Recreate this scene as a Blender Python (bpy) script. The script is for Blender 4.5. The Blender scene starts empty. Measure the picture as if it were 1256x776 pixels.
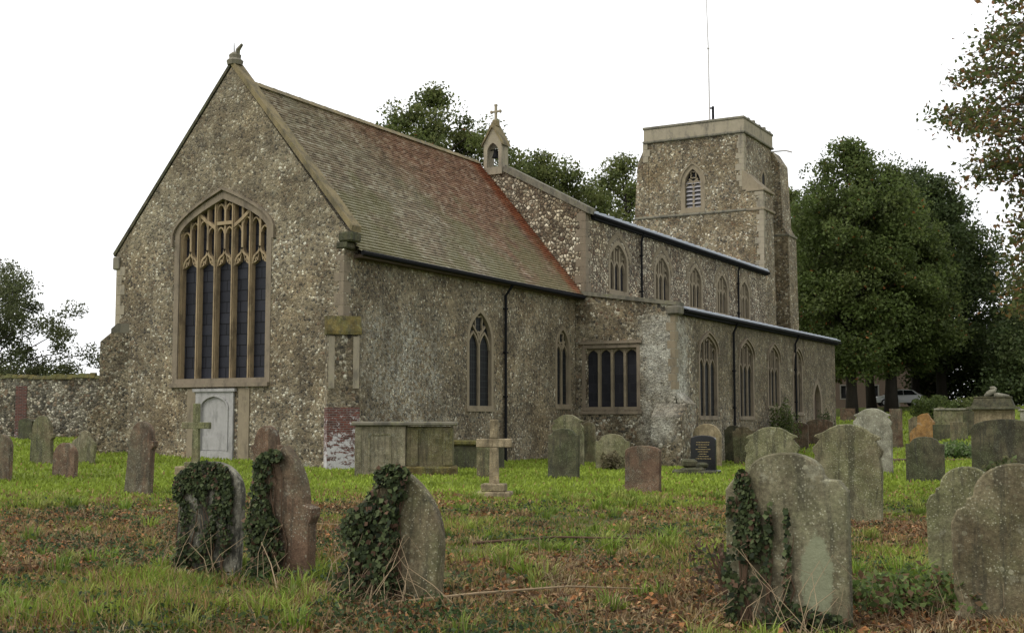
import bpy, math, random
import numpy as np
from mathutils import Vector, Matrix
from mathutils.geometry import tessellate_polygon

R = math.radians
rng = np.random.default_rng(7)
random.seed(7)
scene = bpy.context.scene
col = scene.collection

# ------------------------------------------------------------------ camera
EYE = 1.6
cd = bpy.data.cameras.new('camera')
cd.sensor_width = 36.0
cd.lens = 1528.0 / 1256.0 * 36.0
cd.clip_start = 0.1
cd.clip_end = 5000
cam = bpy.data.objects.new('camera', cd)
cam.location = (0, 0, EYE)
cam.rotation_euler = (R(90 + 4.75), 0, R(29.3))
col.objects.link(cam)
scene.camera = cam

# ------------------------------------------------------------------ world, sun, exposure
SUN_DIR = Vector((-0.50, -0.62, 0.85)).normalized()     # towards the sun
w = bpy.data.worlds.new("World")
scene.world = w
w.use_nodes = True
nt = w.node_tree
for n in list(nt.nodes):
    nt.nodes.remove(n)
out = nt.nodes.new('ShaderNodeOutputWorld')
bg = nt.nodes.new('ShaderNodeBackground')
bg.inputs['Strength'].default_value = 0.12
sky = nt.nodes.new('ShaderNodeTexSky')
sky.sky_type = 'NISHITA'
sky.sun_disc = False
sky.sun_elevation = math.asin(SUN_DIR.z)
sky.sun_rotation = math.atan2(SUN_DIR.x, SUN_DIR.y)
sky.air_density = 1.0
sky.dust_density = 3.0
hs = nt.nodes.new('ShaderNodeHueSaturation')
hs.inputs['Saturation'].default_value = 0.12
mx = nt.nodes.new('ShaderNodeMixRGB')
mx.inputs[0].default_value = 0.72                       # thick even cloud over the clear sky
mx.inputs[2].default_value = (11.2, 11.3, 11.5, 1)
nt.links.new(sky.outputs[0], hs.inputs['Color'])
nt.links.new(hs.outputs[0], mx.inputs[1])
nt.links.new(mx.outputs[0], bg.inputs['Color'])
nt.links.new(bg.outputs[0], out.inputs['Surface'])
sd = bpy.data.lights.new('sun', 'SUN')
sd.energy = 1.3
sd.angle = R(25)
sd.color = (1.0, 0.95, 0.88)
sun = bpy.data.objects.new('sun', sd)
sun.rotation_euler = SUN_DIR.to_track_quat('Z', 'Y').to_euler()
sun.location = (-20, -30, 40)
col.objects.link(sun)
scene.view_settings.view_transform = 'Standard'
scene.view_settings.look = 'None'
scene.view_settings.exposure = 0.35
scene.view_settings.gamma = 1.0
scene.view_settings.use_curve_mapping = False
scene.cycles.max_bounces = 6
scene.cycles.transparent_max_bounces = 4

# ------------------------------------------------------------------ helpers
class MB:
    def __init__(s):
        s.v = []; s.f = []; s.mi = []; s.cur = 0
    def add(s, vs, fs):
        o = len(s.v)
        s.v.extend([tuple(p) for p in vs])
        for f in fs:
            s.f.append(tuple(i + o for i in f)); s.mi.append(s.cur)
    def box(s, x0, x1, y0, y1, z0, z1):
        s.add([(x0,y0,z0),(x1,y0,z0),(x1,y1,z0),(x0,y1,z0),(x0,y0,z1),(x1,y0,z1),(x1,y1,z1),(x0,y1,z1)],
              [(3,2,1,0),(4,5,6,7),(0,1,5,4),(1,2,6,5),(2,3,7,6),(3,0,4,7)])
    def bbox(s, x0, x1, y0, y1, z0, z1, b=0.02):      # box with chamfered edges
        b = min(b, (x1-x0)*.4, (y1-y0)*.4, (z1-z0)*.4)
        lv = [(z0, b), (z0+b, 0), (z1-b, 0), (z1, b)]
        rings = []
        for z, i in lv:
            a0, a1, c0, c1 = x0+i, x1-i, y0+i, y1-i
            k = b*.5 if i == 0 else 0
            rings.append([(a0+k,c0,z),(a1-k,c0,z),(a1,c0+k,z),(a1,c1-k,z),(a1-k,c1,z),(a0+k,c1,z),(a0,c1-k,z),(a0,c0+k,z)])
        vs = [p for r in rings for p in r]
        fs = []
        for j in range(3):
            for i in range(8):
                fs.append((j*8+i, j*8+(i+1) % 8, (j+1)*8+(i+1) % 8, (j+1)*8+i))
        fs.append(tuple(reversed(range(8)))); fs.append(tuple(range(24, 32)))
        s.add(vs, fs)
    def tube(s, pts, rad, n=8, cap=True):
        pts = [Vector(p) for p in pts]
        if not hasattr(rad, '__len__'): rad = [rad]*len(pts)
        vs = []; fs = []
        up = None
        for i, p in enumerate(pts):
            t = (pts[min(i+1, len(pts)-1)] - pts[max(i-1, 0)])
            t = t.normalized() if t.length > 1e-9 else Vector((0,0,1))
            if up is None:
                up = t.orthogonal().normalized()
            else:
                up = up - t*up.dot(t)
                up = up.normalized() if up.length > 1e-6 else t.orthogonal().normalized()
            b = t.cross(up)
            for k in range(n):
                a = 2*math.pi*k/n
                vs.append(p + (up*math.cos(a) + b*math.sin(a))*rad[i])
        for i in range(len(pts)-1):
            for k in range(n):
                fs.append((i*n+k, i*n+(k+1) % n, (i+1)*n+(k+1) % n, (i+1)*n+k))
        if cap:
            fs.append(tuple(reversed(range(n)))); fs.append(tuple(range((len(pts)-1)*n, len(pts)*n)))
        s.add(vs, fs)
    def lathe(s, c, prof, n=16):
        vs = []; fs = []
        for r, z in prof:
            for k in range(n):
                a = 2*math.pi*k/n
                vs.append((c[0]+r*math.cos(a), c[1]+r*math.sin(a), c[2]+z))
        for i in range(len(prof)-1):
            for k in range(n):
                fs.append((i*n+k, i*n+(k+1) % n, (i+1)*n+(k+1) % n, (i+1)*n+k))
        fs.append(tuple(reversed(range(n)))); fs.append(tuple(range((len(prof)-1)*n, len(prof)*n)))
        s.add(vs, fs)
    def prism(s, fr, poly, d0, d1, holes=()):          # polygon(s) in a wall frame, from d0 (outer) to d1 (inner)
        loops = [list(poly)] + [list(h) for h in holes]
        flat = [p for l in loops for p in l]
        tris = tessellate_polygon([[Vector((a, z, 0)) for a, z in l] for l in loops])
        n = len(flat)
        vs = [fr(a, z, d0) for a, z in flat] + [fr(a, z, d1) for a, z in flat]
        fs = []
        for t in tris:
            a, b, c = (flat[i] for i in t)
            ar = (b[0]-a[0])*(c[1]-a[1]) - (c[0]-a[0])*(b[1]-a[1])
            if abs(ar) < 1e-10: continue
            t = tuple(t) if ar > 0 else tuple(reversed(t))
            fs.append(t); fs.append(tuple(i+n for i in reversed(t)))
        o = 0
        for l in loops:
            m = len(l)
            for i in range(m):
                j = (i+1) % m
                fs.append((o+i, o+i+n, o+j+n, o+j))
            o += m
        s.add(vs, fs)
    def face(s, fr, poly, d):
        tris = tessellate_polygon([[Vector((a, z, 0)) for a, z in poly]])
        s.add([fr(a, z, d) for a, z in poly], [tuple(t) for t in tris])
    def bar(s, fr, pts, wd, d0, d1, closed=False):     # ribbon of width wd along a path, with depth
        n = len(pts)
        P = [Vector((p[0], p[1])) for p in pts]
        L = []; Rr = []
        for i in range(n):
            if closed:
                a, b = P[i-1], P[(i+1) % n]
            else:
                a, b = P[max(i-1, 0)], P[min(i+1, n-1)]
            t1 = (P[i]-a); t2 = (b-P[i])
            t1 = t1.normalized() if t1.length > 1e-9 else t2.normalized()
            t2 = t2.normalized() if t2.length > 1e-9 else t1
            t = (t1+t2)
            t = t.normalized() if t.length > 1e-6 else t1
            nn = Vector((-t.y, t.x))
            k = max(0.35, nn.dot(Vector((-t1.y, t1.x))))
            L.append(P[i] + nn*(wd/2/k)); Rr.append(P[i] - nn*(wd/2/k))
        vs = []
        for i in range(n):
            vs += [fr(L[i].x, L[i].y, d0), fr(Rr[i].x, Rr[i].y, d0), fr(L[i].x, L[i].y, d1), fr(Rr[i].x, Rr[i].y, d1)]
        fs = []
        for i in range(n if closed else n-1):
            a = i*4; b = ((i+1) % n)*4
            fs += [(a, a+1, b+1, b), (a+2, b+2, b+3, a+3), (a, b, b+2, a+2), (a+1, a+3, b+3, b+1)]
        if not closed:
            e = (n-1)*4
            fs += [(0, 2, 3, 1), (e, e+1, e+3, e+2)]
        s.add(vs, fs)
    def build(s, name, mat, parent=None, off=(0,0,0), smooth=False):
        me = bpy.data.meshes.new(name)
        me.from_pydata([(p[0]-off[0], p[1]-off[1], p[2]-off[2]) for p in s.v], [], s.f)
        mats = mat if isinstance(mat, (list, tuple)) else [mat]
        for m in mats: me.materials.append(m)
        if len(mats) > 1: me.polygons.foreach_set('material_index', s.mi)
        if smooth: me.polygons.foreach_set('use_smooth', [True]*len(s.f))
        me.update()
        o = bpy.data.objects.new(name, me)
        col.objects.link(o)
        if parent is not None: o.parent = parent
        return o

def tag(o, label=None, cat=None, group=None, kind=None):
    if label: o['label'] = label
    if cat: o['category'] = cat
    if group: o['group'] = group
    if kind: o['kind'] = kind
    return o

def thing(name, label, cat, loc=(0,0,0), rot=(0,0,0), group=None):
    o = bpy.data.objects.new(name, None)
    o.empty_display_size = 0.3
    o.location = loc; o.rotation_euler = rot
    col.objects.link(o)
    return tag(o, label, cat, group)

def np_mesh(name, V, F, mat, colr=None, parent=None, off=(0,0,0), smooth=False):
    V = np.asarray(V, np.float32) - np.asarray(off, np.float32)
    F = np.asarray(F, np.int32)
    me = bpy.data.meshes.new(name)
    me.vertices.add(len(V)); me.vertices.foreach_set('co', V.ravel())
    k = F.shape[1]
    me.loops.add(F.size); me.loops.foreach_set('vertex_index', F.ravel())
    me.polygons.add(len(F)); me.polygons.foreach_set('loop_start', np.arange(0, F.size, k, dtype=np.int32))
    me.update(calc_edges=True)
    if smooth: me.polygons.foreach_set('use_smooth', np.ones(len(F), bool))
    if colr is not None:
        a = me.color_attributes.new('tint', 'FLOAT_COLOR', 'POINT')
        c = np.ones((len(V), 4), np.float32); c[:, :3] = colr
        a.data.foreach_set('color', c.ravel())
    me.materials.append(mat)
    o = bpy.data.objects.new(name, me)
    col.objects.link(o)
    if parent is not None: o.parent = parent
    return o

def fr_y(Y0): return lambda a, z, d: (a, Y0-d, z)        # wall facing -Y
def fr_x(X0): return lambda a, z, d: (X0+d, a, z)        # wall facing +X

def bez(p0, p1, p2, n):
    return [((1-t)**2*p0[0]+2*t*(1-t)*p1[0]+t*t*p2[0], (1-t)**2*p0[1]+2*t*(1-t)*p1[1]+t*t*p2[1]) for t in [i/n for i in range(n+1)]]

def arch(a0, a1, spring, apex, k=0.62, n=7):              # right spring -> apex -> left spring
    m = (a0+a1)/2; h = apex-spring
    r = bez((a1, spring), (a1-0.03*(a1-a0), spring+k*h), (m, apex), n)
    l = bez((m, apex), (a0+0.03*(a1-a0), spring+k*h), (a0, spring), n)
    return r + l[1:]

def arch_z(a, a0, a1, spring, apex, k=0.62):
    pts = arch(a0, a1, spring, apex, k, 16)
    for (p, q) in zip(pts[:-1], pts[1:]):
        if (p[0]-a)*(q[0]-a) <= 0 and abs(p[0]-q[0]) > 1e-9:
            t = (a-p[0])/(q[0]-p[0]); return p[1]+t*(q[1]-p[1])
    return spring

# terrain ----------------------------------------------------------
CP = np.array([(0,0,0),(-8,8,0),(-14,14,0),(2,14,0),(4,9,0),(-20,15,0.02),(-3,22,0.0),(-12,24,0),(-22,24,0.02),
(-24.6,32.6,0),(-21,38,-.02),(-23,45,-.05),(-19,49,-.42),(-17,46,-.3),(-17,54,-.3),(-16,60,-.15),(-18,68,.25),(-18,76,.75),
(-29,31,.25),(-35,32,.4),(-38,28,.4),(-45,40,.7),(-60,50,.8),(-50,30,.55),(-70,20,.7),(-40,60,.6),(-36,20,.25),(-50,90,1.),(-30,76,.6),
(-8,34,.02),(0,34,.05),(6,36,.1),(-4,44,.2),(6,50,.55),(-9,50,.2),(-8,60,.8),(2,70,1.35),(-12,72,1.1),(10,70,1.4),(-10,85,1.7),(5,90,2.0),(-10,105,2.6),(10,110,2.8),(-20,120,2.9),(0,140,3.2),(40,120,2.6),(30,60,1.0),(30,20,.2),(-80,120,1.5),(0,-20,0),(-30,-10,0),(40,-20,0)])
def terr(x, y):
    x = np.asarray(x, float); y = np.asarray(y, float)
    zz = np.zeros(x.shape); ww = np.zeros(x.shape)
    for cx, cy, cz in CP:
        k = 1/((x-cx)**2+(y-cy)**2+4.0)**1.9
        zz += k*cz; ww += k
    return zz/ww

def vnoise(x, y, s, seed=0):                               # smooth value noise, 0..1
    x = np.asarray(x)/s; y = np.asarray(y)/s
    xi = np.floor(x).astype(np.int64); yi = np.floor(y).astype(np.int64)
    fx = x-xi; fy = y-yi
    fx = fx*fx*(3-2*fx); fy = fy*fy*(3-2*fy)
    def h(a, b):
        n = (a*374761393 + b*668265263 + seed*974711) & 0x7fffffff
        n = ((n ^ (n >> 13))*1274126177) & 0x7fffffff
        return ((n ^ (n >> 16)) & 0xffff)/65535.0
    return (h(xi,yi)*(1-fx)+h(xi+1,yi)*fx)*(1-fy)+(h(xi,yi+1)*(1-fx)+h(xi+1,yi+1)*fx)*fy
def fbm(x, y, s, seed=0): return vnoise(x,y,s,seed)*.55+vnoise(x,y,s*.47,seed+1)*.3+vnoise(x,y,s*.21,seed+2)*.15

# ------------------------------------------------------------------ materials
class NB:
    def __init__(s, name, rough=0.9, spec=0.25):
        s.m = bpy.data.materials.new(name); s.m.use_nodes = True
        s.t = s.m.node_tree; s.b = s.t.nodes['Principled BSDF']
        s.b.inputs['Roughness'].default_value = rough
        s.b.inputs['Specular IOR Level'].default_value = spec
        s.tc = s.t.nodes.new('ShaderNodeTexCoord')
        s.obj = s.tc.outputs['Object']
    def n(s, typ, **kw):
        nd = s.t.nodes.new(typ)
        for k, v in kw.items():
            if k.startswith('_'): setattr(nd, k[1:], v)
            else: s.put(nd.inputs[k.replace('__', ' ')], v)
        return nd
    def put(s, inp, v):
        if isinstance(v, bpy.types.NodeSocket): s.t.links.new(v, inp)
        elif v is not None:
            if inp.type == 'RGBA' and hasattr(v, '__len__') and len(v) == 3: v = (*v, 1)
            inp.default_value = v
    def randpos(s):                                         # object coordinates shifted by the object's own random number
        oi = s.n('ShaderNodeObjectInfo')
        a = s.math('MULTIPLY', oi.outputs['Random'], 57.0)
        v = s.n('ShaderNodeVectorMath', _operation='ADD'); s.put(v.inputs[0], s.obj); s.put(v.inputs[1], a)
        s.rnd = oi.outputs['Random']
        return v.outputs[0]
    def map(s, vec, sc=(1,1,1), loc=(0,0,0)):
        return s.n('ShaderNodeMapping', Vector=vec, Scale=sc, Location=loc).outputs[0]
    def noise(s, vec, scale, detail=3, rough=.55, out=0):
        return s.n('ShaderNodeTexNoise', Vector=vec, Scale=scale, Detail=detail, Roughness=rough).outputs[out]
    def vor(s, vec, scale, feature='F1', out='Distance', rand=1.0):
        nd = s.n('ShaderNodeTexVoronoi', _feature=feature, Vector=vec, Scale=scale, Randomness=rand)
        return nd.outputs[out]
    def math(s, op, a, b=None, clamp=False):
        nd = s.n('ShaderNodeMath', _operation=op, _use_clamp=clamp)
        s.put(nd.inputs[0], a)
        if b is not None: s.put(nd.inputs[1], b)
        return nd.outputs[0]
    def sstep(s, v, lo, hi, o0=0.0, o1=1.0):
        nd = s.n('ShaderNodeMapRange', _interpolation_type='SMOOTHSTEP')
        s.put(nd.inputs[0], v); s.put(nd.inputs[1], lo); s.put(nd.inputs[2], hi); s.put(nd.inputs[3], o0); s.put(nd.inputs[4], o1)
        return nd.outputs[0]
    def ramp(s, fac, stops, interp='LINEAR'):
        nd = s.n('ShaderNodeValToRGB', Fac=fac); cr = nd.color_ramp; cr.interpolation = interp
        while len(cr.elements) < len(stops): cr.elements.new(0.5)
        for e, (p, c) in zip(cr.elements, stops):
            e.position = p; e.color = (*c, 1) if len(c) == 3 else c
        return nd.outputs[0]
    def mix(s, fac, a, b, mode='MIX'):
        nd = s.n('ShaderNodeMixRGB', _blend_type=mode); s.put(nd.inputs[0], fac); s.put(nd.inputs[1], a); s.put(nd.inputs[2], b)
        return nd.outputs[0]
    def sep(s, vec):
        nd = s.n('ShaderNodeSeparateXYZ', Vector=vec); return nd.outputs
    def bump(s, h, strength=.5, dist=.02, normal=None):
        nd = s.n('ShaderNodeBump', Height=h, Strength=strength, Distance=dist)
        if normal is not None: s.put(nd.inputs['Normal'], normal)
        s.put(s.b.inputs['Normal'], nd.outputs[0]); return nd.outputs[0]
    def out(s, c):
        s.put(s.b.inputs['Base Color'], c); return s.m

def plain(name, c, rough=.7, spec=.3, var=.25, sc=6):
    b = NB(name, rough, spec)
    n = b.noise(b.obj, sc, 4)
    return b.out(b.mix(n, tuple(x*(1-var) for x in c), tuple(x*(1+var) for x in c)))

def flint(name, scale=9.0, stops=None, mortar=(.24,.205,.15), joint=.05, cover=.45, tone=1.0, extra=None, bump=.7, spec=.35, cob=1.0, warm=.4):
    b = NB(name, .8, spec)
    P = b.obj
    wob = b.noise(P, scale*.9, 2, out=1)
    v1 = b.n('ShaderNodeVectorMath', _operation='MULTIPLY_ADD')
    b.put(v1.inputs[0], wob); b.put(v1.inputs[1], (.5/scale,)*3); b.put(v1.inputs[2], P)
    V = b.map(v1.outputs[0], (1, 1, cob))
    cr = b.vor(V, scale, 'F1', 'Color')
    ed = b.vor(V, scale, 'DISTANCE_TO_EDGE')
    d1 = b.vor(V, scale, 'F1', 'Distance')
    r, g, bl = b.n('ShaderNodeSeparateColor', Color=cr).outputs
    if stops is None:
        stops = [(0,(.05,.048,.045)),(.22,(.10,.09,.08)),(.42,(.20,.175,.14)),(.62,(.27,.235,.185)),(.8,(.36,.33,.28)),(.91,(.62,.61,.58)),(1,(.80,.79,.76))]
    fl = b.ramp(r, stops)
    fl = b.mix(b.math('MULTIPLY', b.math('GREATER_THAN', g, .86), warm), fl, (.30,.17,.10))
    # individual stone centre patina
    fl = b.mix(b.math('MULTIPLY', b.noise(P, scale*5, 2), .5), fl, b.mix(.5, fl, (.14,.13,.12)))
    big = b.noise(P, .55, 5, .6)
    mid = b.noise(P, 2.1, 4, .6)
    j = b.sstep(ed, joint*.4, b.math('ADD', b.math('MULTIPLY', mid, joint*1.6), joint*.5))    # 0 in the joint, 1 on the stone
    # places where mortar has been smeared over the stones
    smear = b.sstep(b.math('ADD', b.math('MULTIPLY', big, .75), b.math('MULTIPLY', bl, .5)), cover, cover+.22, 0, 1)
    j = b.math('MULTIPLY', j, b.math('SUBTRACT', 1.0, b.math('MULTIPLY', b.math('SUBTRACT', 1.0, smear), .78)))
    mo = b.mix(b.noise(P, 14, 4, .7), tuple(x*.6 for x in mortar), tuple(x*1.35 for x in mortar))
    c = b.mix(j, mo, fl)
    # soot, damp and lichen with shapes of their own
    stk = b.noise(b.map(P, (1.6, 1.6, .22)), 1.0, 5, .65)
    c = b.mix(b.sstep(stk, .50, .72, 0, .55), c, b.mix(1.0, c, (.42,.40,.38), 'MULTIPLY'))
    c = b.mix(b.sstep(b.noise(P, .35, 4, .6), .45, .7, 0, .35), c, b.mix(1.0, c, (1.15,.98,.72), 'MULTIPLY'))
    lich = b.sstep(b.noise(b.map(P, (1,1,1), (9,3,5)), 1.3, 6, .72), .60, .68, 0, .5)
    c = b.mix(lich, c, (.34,.35,.31))
    if extra: c = extra(b, c, P)
    v2 = b.math('ADD', b.math('MULTIPLY', b.noise(P, 1.7, 6, .7), .55), b.math('MULTIPLY', b.noise(b.map(P, (1,1,1.8), (2,7,1)), 5.5, 5, .7), .55))
    lo, hi = b.sstep(v2, .40, .70), b.math('MULTIPLY', b.noise(P, scale*2.6, 2, .6), 1.0)
    c = b.mix(1.0, c, b.mix(lo, (.52,.50,.47), (1.22,1.19,1.12)), 'MULTIPLY')
    c = b.mix(1.0, c, b.mix(b.sstep(hi, .36, .62), (.53,.53,.51), (1.24,1.24,1.22)), 'MULTIPLY')
    zn = b.noise(b.map(P, (1,1,1), (13,5,8)), .75, 5, .68)
    c = b.mix(1.0, c, b.mix(b.sstep(zn, .36, .64), (.64,.62,.54), (1.14,1.17,1.12)), 'MULTIPLY')
    c = b.mix(1.0, c, (1.02, 1.0, .965), 'MULTIPLY')
    if tone != 1.0: c = b.mix(1.0, c, (tone,)*3, 'MULTIPLY')
    hgt = b.math('ADD', b.math('MULTIPLY', j, b.math('SUBTRACT', 1.0, d1)), b.math('MULTIPLY', b.noise(P, 30, 3), .25))
    b.bump(hgt, bump, .05)
    return b.out(c)

def dressed(name, c=(.34,.29,.20), stain=(.12,.11,.085), lich=(.36,.33,.16), lo=.55):
    b = NB(name, .85, .2)
    P = b.obj
    n = b.noise(P, 3.0, 6, .65)
    cc = b.mix(n, tuple(x*.72 for x in c), tuple(x*1.2 for x in c))
    cc = b.mix(b.sstep(b.noise(b.map(P, (1.5,1.5,.5)), 1.7, 6, .7), lo-.08, lo+.14, 0, .8), cc, stain)
    cc = b.mix(b.sstep(b.noise(b.map(P, (1,1,1), (4,4,4)), 5, 5, .7), .56, .64, 0, .6), cc, lich)
    b.bump(b.noise(P, 22, 5, .7), .5, .02)
    return b.out(cc)

def mask_box(b, P, lo, hi, soft, nscale=1.2, namp=.5):     # soft noisy box mask in object coordinates
    x, y, z = b.sep(P)
    ns = b.math('MULTIPLY', b.math('SUBTRACT', b.noise(P, nscale, 6, .7), .5), namp*2)
    m = None
    for v, l, h in ((x, lo[0], hi[0]), (y, lo[1], hi[1]), (z, lo[2], hi[2])):
        if l is not None:
            q = b.sstep(b.math('ADD', v, ns), l-soft, l+soft); m = q if m is None else b.math('MULTIPLY', m, q)
        if h is not None:
            q = b.sstep(b.math('ADD', v, ns), h-soft, h+soft, 1, 0); m = q if m is None else b.math('MULTIPLY', m, q)
    return m

CH = (-24.6, 32.6, 0.0)                                     # church origin: its near corner on the ground

def chancel_extra(b, c, P):
    # old lime patches on the long side wall near the near corner, brown buff render on the upper gable
    m = mask_box(b, P, (None, 1.3, .6), (None, 6.0, 5.2), .7, 1.0, 1.2)
    sp = b.sstep(b.noise(P, 5.5, 7, .8), .48, .56)
    c = b.mix(b.math('MULTIPLY', b.math('MULTIPLY', m, sp), .75), c, (.40,.41,.41))
    m2 = mask_box(b, P, (None, -.3, 8.0), (None, .6, None), .8, .8, .9)
    sp2 = b.sstep(b.noise(P, 7, 6, .75), .36, .62)
    c = b.mix(b.math('MULTIPLY', b.math('MULTIPLY', m2, sp2), .72), c, b.mix(b.noise(P, 9, 5, .7), (.13,.115,.085), (.255,.225,.165)))
    return c

def aisle_extra(b, c, P):
    # flaking whitewash on the end wall and buttress, buff render on the side wall
    m = mask_box(b, P, (3.2, None, .7), (5.0, 18.3, 6.0), .35, 1.4, .7)
    sp = b.sstep(b.noise(b.map(P, (1,1,.75)), 4, 8, .8), .38, .46)
    c = b.mix(b.math('MULTIPLY', b.math('MULTIPLY', m, sp), .88), c, b.mix(b.noise(P, 12, 4), (.30,.30,.30), (.60,.60,.59)))
    m2 = mask_box(b, P, (None, 19.3, 2.2), (None, None, None), .6, .7, .9)
    sp2 = b.sstep(b.noise(P, 4, 6, .75), .34, .56)
    c = b.mix(b.math('MULTIPLY', b.math('MULTIPLY', m2, sp2), .85), c, b.mix(b.noise(P, 5, 6, .7), (.085,.072,.046), (.20,.165,.10)))
    return c

MAT = {}
MAT['flint_chancel'] = flint('chancel flint rubble', 12.5, cover=.46, extra=chancel_extra, tone=.92, joint=.06)
MAT['flint_nave'] = flint('coursed flint cobbles', 6.4, [(0,(.11,.07,.05)),(.25,(.20,.16,.12)),(.45,(.34,.30,.25)),(.65,(.50,.46,.40)),(1,(.72,.69,.64))], mortar=(.095,.08,.062), joint=.13, cover=.10, bump=1.0, tone=1.15)
MAT['flint_aisle'] = flint('aisle flint rubble', 8.5, cover=.42, extra=aisle_extra, tone=.82)
MAT['flint_tower'] = flint('tower flint', 10.0, cover=.48, mortar=(.21,.175,.12), tone=1.0, warm=.6)
MAT['flint_wall'] = flint('boundary flint', 7.5, [(0,(.05,.05,.05)),(.4,(.17,.16,.145)),(.7,(.34,.32,.29)),(1,(.6,.58,.55))], mortar=(.15,.13,.10), joint=.07, cover=.2, bump=.9)
MAT['dressed'] = dressed('dressed limestone', (.27,.235,.17), (.11,.10,.08), (.28,.26,.16))
MAT['tracery'] = dressed('ochre tracery stone', (.29,.22,.13), (.11,.085,.055), (.30,.25,.15), .55)
MAT['tracery_dark'] = dressed('weathered tracery stone', (.19,.155,.11), (.085,.072,.055), (.21,.18,.12), .55)
MAT['clere'] = dressed('clerestory stone', (.215,.178,.12), (.11,.092,.065), (.25,.21,.13), .56)
MAT['coping'] = dressed('mossy coping', (.20,.16,.085), (.075,.066,.042), (.19,.16,.06), .48)
MAT['coping_grey'] = dressed('grey coping', (.17,.155,.115), (.07,.066,.054), (.18,.18,.09), .5)
MAT['marble'] = dressed('white memorial stone', (.31,.302,.285), (.16,.155,.145), (.27,.265,.24), .54)

def lead():
    b = NB('lead sheet', .6, .3)
    n = b.noise(b.map(b.obj, (1,1,1)), 2.5, 4)
    return b.out(b.mix(n, (.26,.285,.33), (.38,.41,.46)))
MAT['lead'] = lead()
MAT['iron'] = plain('black painted iron', (.012,.012,.013), .85, .08)
MAT['wood_dark'] = plain('old oak board', (.07,.05,.035), .8)
MAT['louvre'] = plain('weathered louvre', (.26,.25,.25), .8)
MAT['pole'] = plain('painted pole', (.45,.43,.42), .5)
MAT['cavity_shade'] = plain('painted cavity shade', (.01,.01,.01), .9)  # near-black colour that paints in the shade inside a small opening

def glass(name, c=(.012,.013,.016), line=(.05,.05,.05), bw=.40, rh=.33, rough=.6, ms=.014, axis='x'):
    b = NB(name, max(rough, .5), .12)
    x, y, z = b.sep(b.obj)
    cx = b.n('ShaderNodeCombineXYZ', X=x if axis == 'x' else y, Y=z, Z=0.0).outputs[0]
    br = b.n('ShaderNodeTexBrick', _offset=0.5 if bw > .3 else 0.0, Vector=cx, Scale=1.0, Color1=c, Color2=tuple(q*1.5 for q in c), Mortar=line)
    br.inputs['Mortar Size'].default_value = ms; br.inputs['Brick Width'].default_value = bw; br.inputs['Row Height'].default_value = rh
    n = b.noise(b.obj, 6, 4, .7)
    b.bump(b.noise(b.obj, 3, 2), .12, .05)
    return b.out(b.mix(b.math('MULTIPLY', n, .5), br.outputs[0], b.mix(1.0, br.outputs[0], (2.2,2.2,2.3), 'MULTIPLY')))
MAT['glass_slate'] = glass('slate blue guard panes', (.014,.0145,.018), (.004,.004,.005), .62, .38, .45, .018)
MAT['glass_lead'] = glass('leaded glass', (.005,.0055,.006), (.022,.024,.024), .16, .24, .15, .012, 'y')
MAT['glass_dark'] = glass('dark glass', (.012,.012,.014), (.022,.022,.022), .5, .4, .3, .01, 'x')

def tiles():
    b = NB('old clay roof tiles', .85, .2)
    x, y, z = b.sep(b.obj)
    row = b.math('FLOOR', b.math('DIVIDE', z, .1228))
    off = b.math('MULTIPLY', b.math('MODULO', row, 2.0), .5)
    cl = b.math('FLOOR', b.math('ADD', b.math('DIVIDE', y, .19), off))
    wn = b.n('ShaderNodeTexWhiteNoise', _noise_dimensions='2D', Vector=b.n('ShaderNodeCombineXYZ', X=cl, Y=row, Z=0.0).outputs[0])
    r = wn.outputs['Value']
    c = b.ramp(r, [(0,(.20,.17,.13)),(.3,(.27,.225,.17)),(.55,(.31,.255,.19)),(.8,(.37,.325,.245)),(1,(.46,.43,.35))])
    red = b.ramp(r, [(0,(.16,.08,.056)),(.4,(.27,.13,.088)),(.8,(.33,.18,.12)),(1,(.41,.28,.21))])
    # replaced red tiles towards the nave end
    s = b.math('ADD', b.math('ADD', y, b.math('MULTIPLY', z, .85)), b.math('MULTIPLY', b.noise(b.obj, .8, 4, .6), 3.2))
    m = b.sstep(s, 16.5, 22.5)
    c = b.mix(b.math('MULTIPLY', m, .62), c, red)
    c = b.mix(b.sstep(b.math('ADD', y, b.math('MULTIPLY', b.noise(b.obj, 2, 3), .6)), 15.9, 16.6), c, b.mix(r, (.22,.085,.05), (.36,.15,.08)))
    # moss and lichen in big patches, thicker low on the slope
    mo = b.math('ADD', b.noise(b.obj, .45, 5, .65), b.math('MULTIPLY', b.math('SUBTRACT', 9.6, z), .055))
    c = b.mix(b.sstep(mo, .46, .66, 0, .72), c, b.mix(b.noise(b.obj, 9, 4), (.17,.165,.09), (.29,.275,.165)))
    li = b.sstep(b.noise(b.map(b.obj, (1,1,1), (3,1,2)), 1.2, 5, .7), .50, .62, 0, .55)
    c = b.mix(b.math('MULTIPLY', li, b.math('SUBTRACT', 1.0, b.math('MULTIPLY', m, .7))), c, (.31,.29,.22))
    b.bump(b.math('ADD', r, b.noise(b.obj, 25, 3)), .35, .02)
    return b.out(c)
MAT['tiles'] = tiles()

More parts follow.
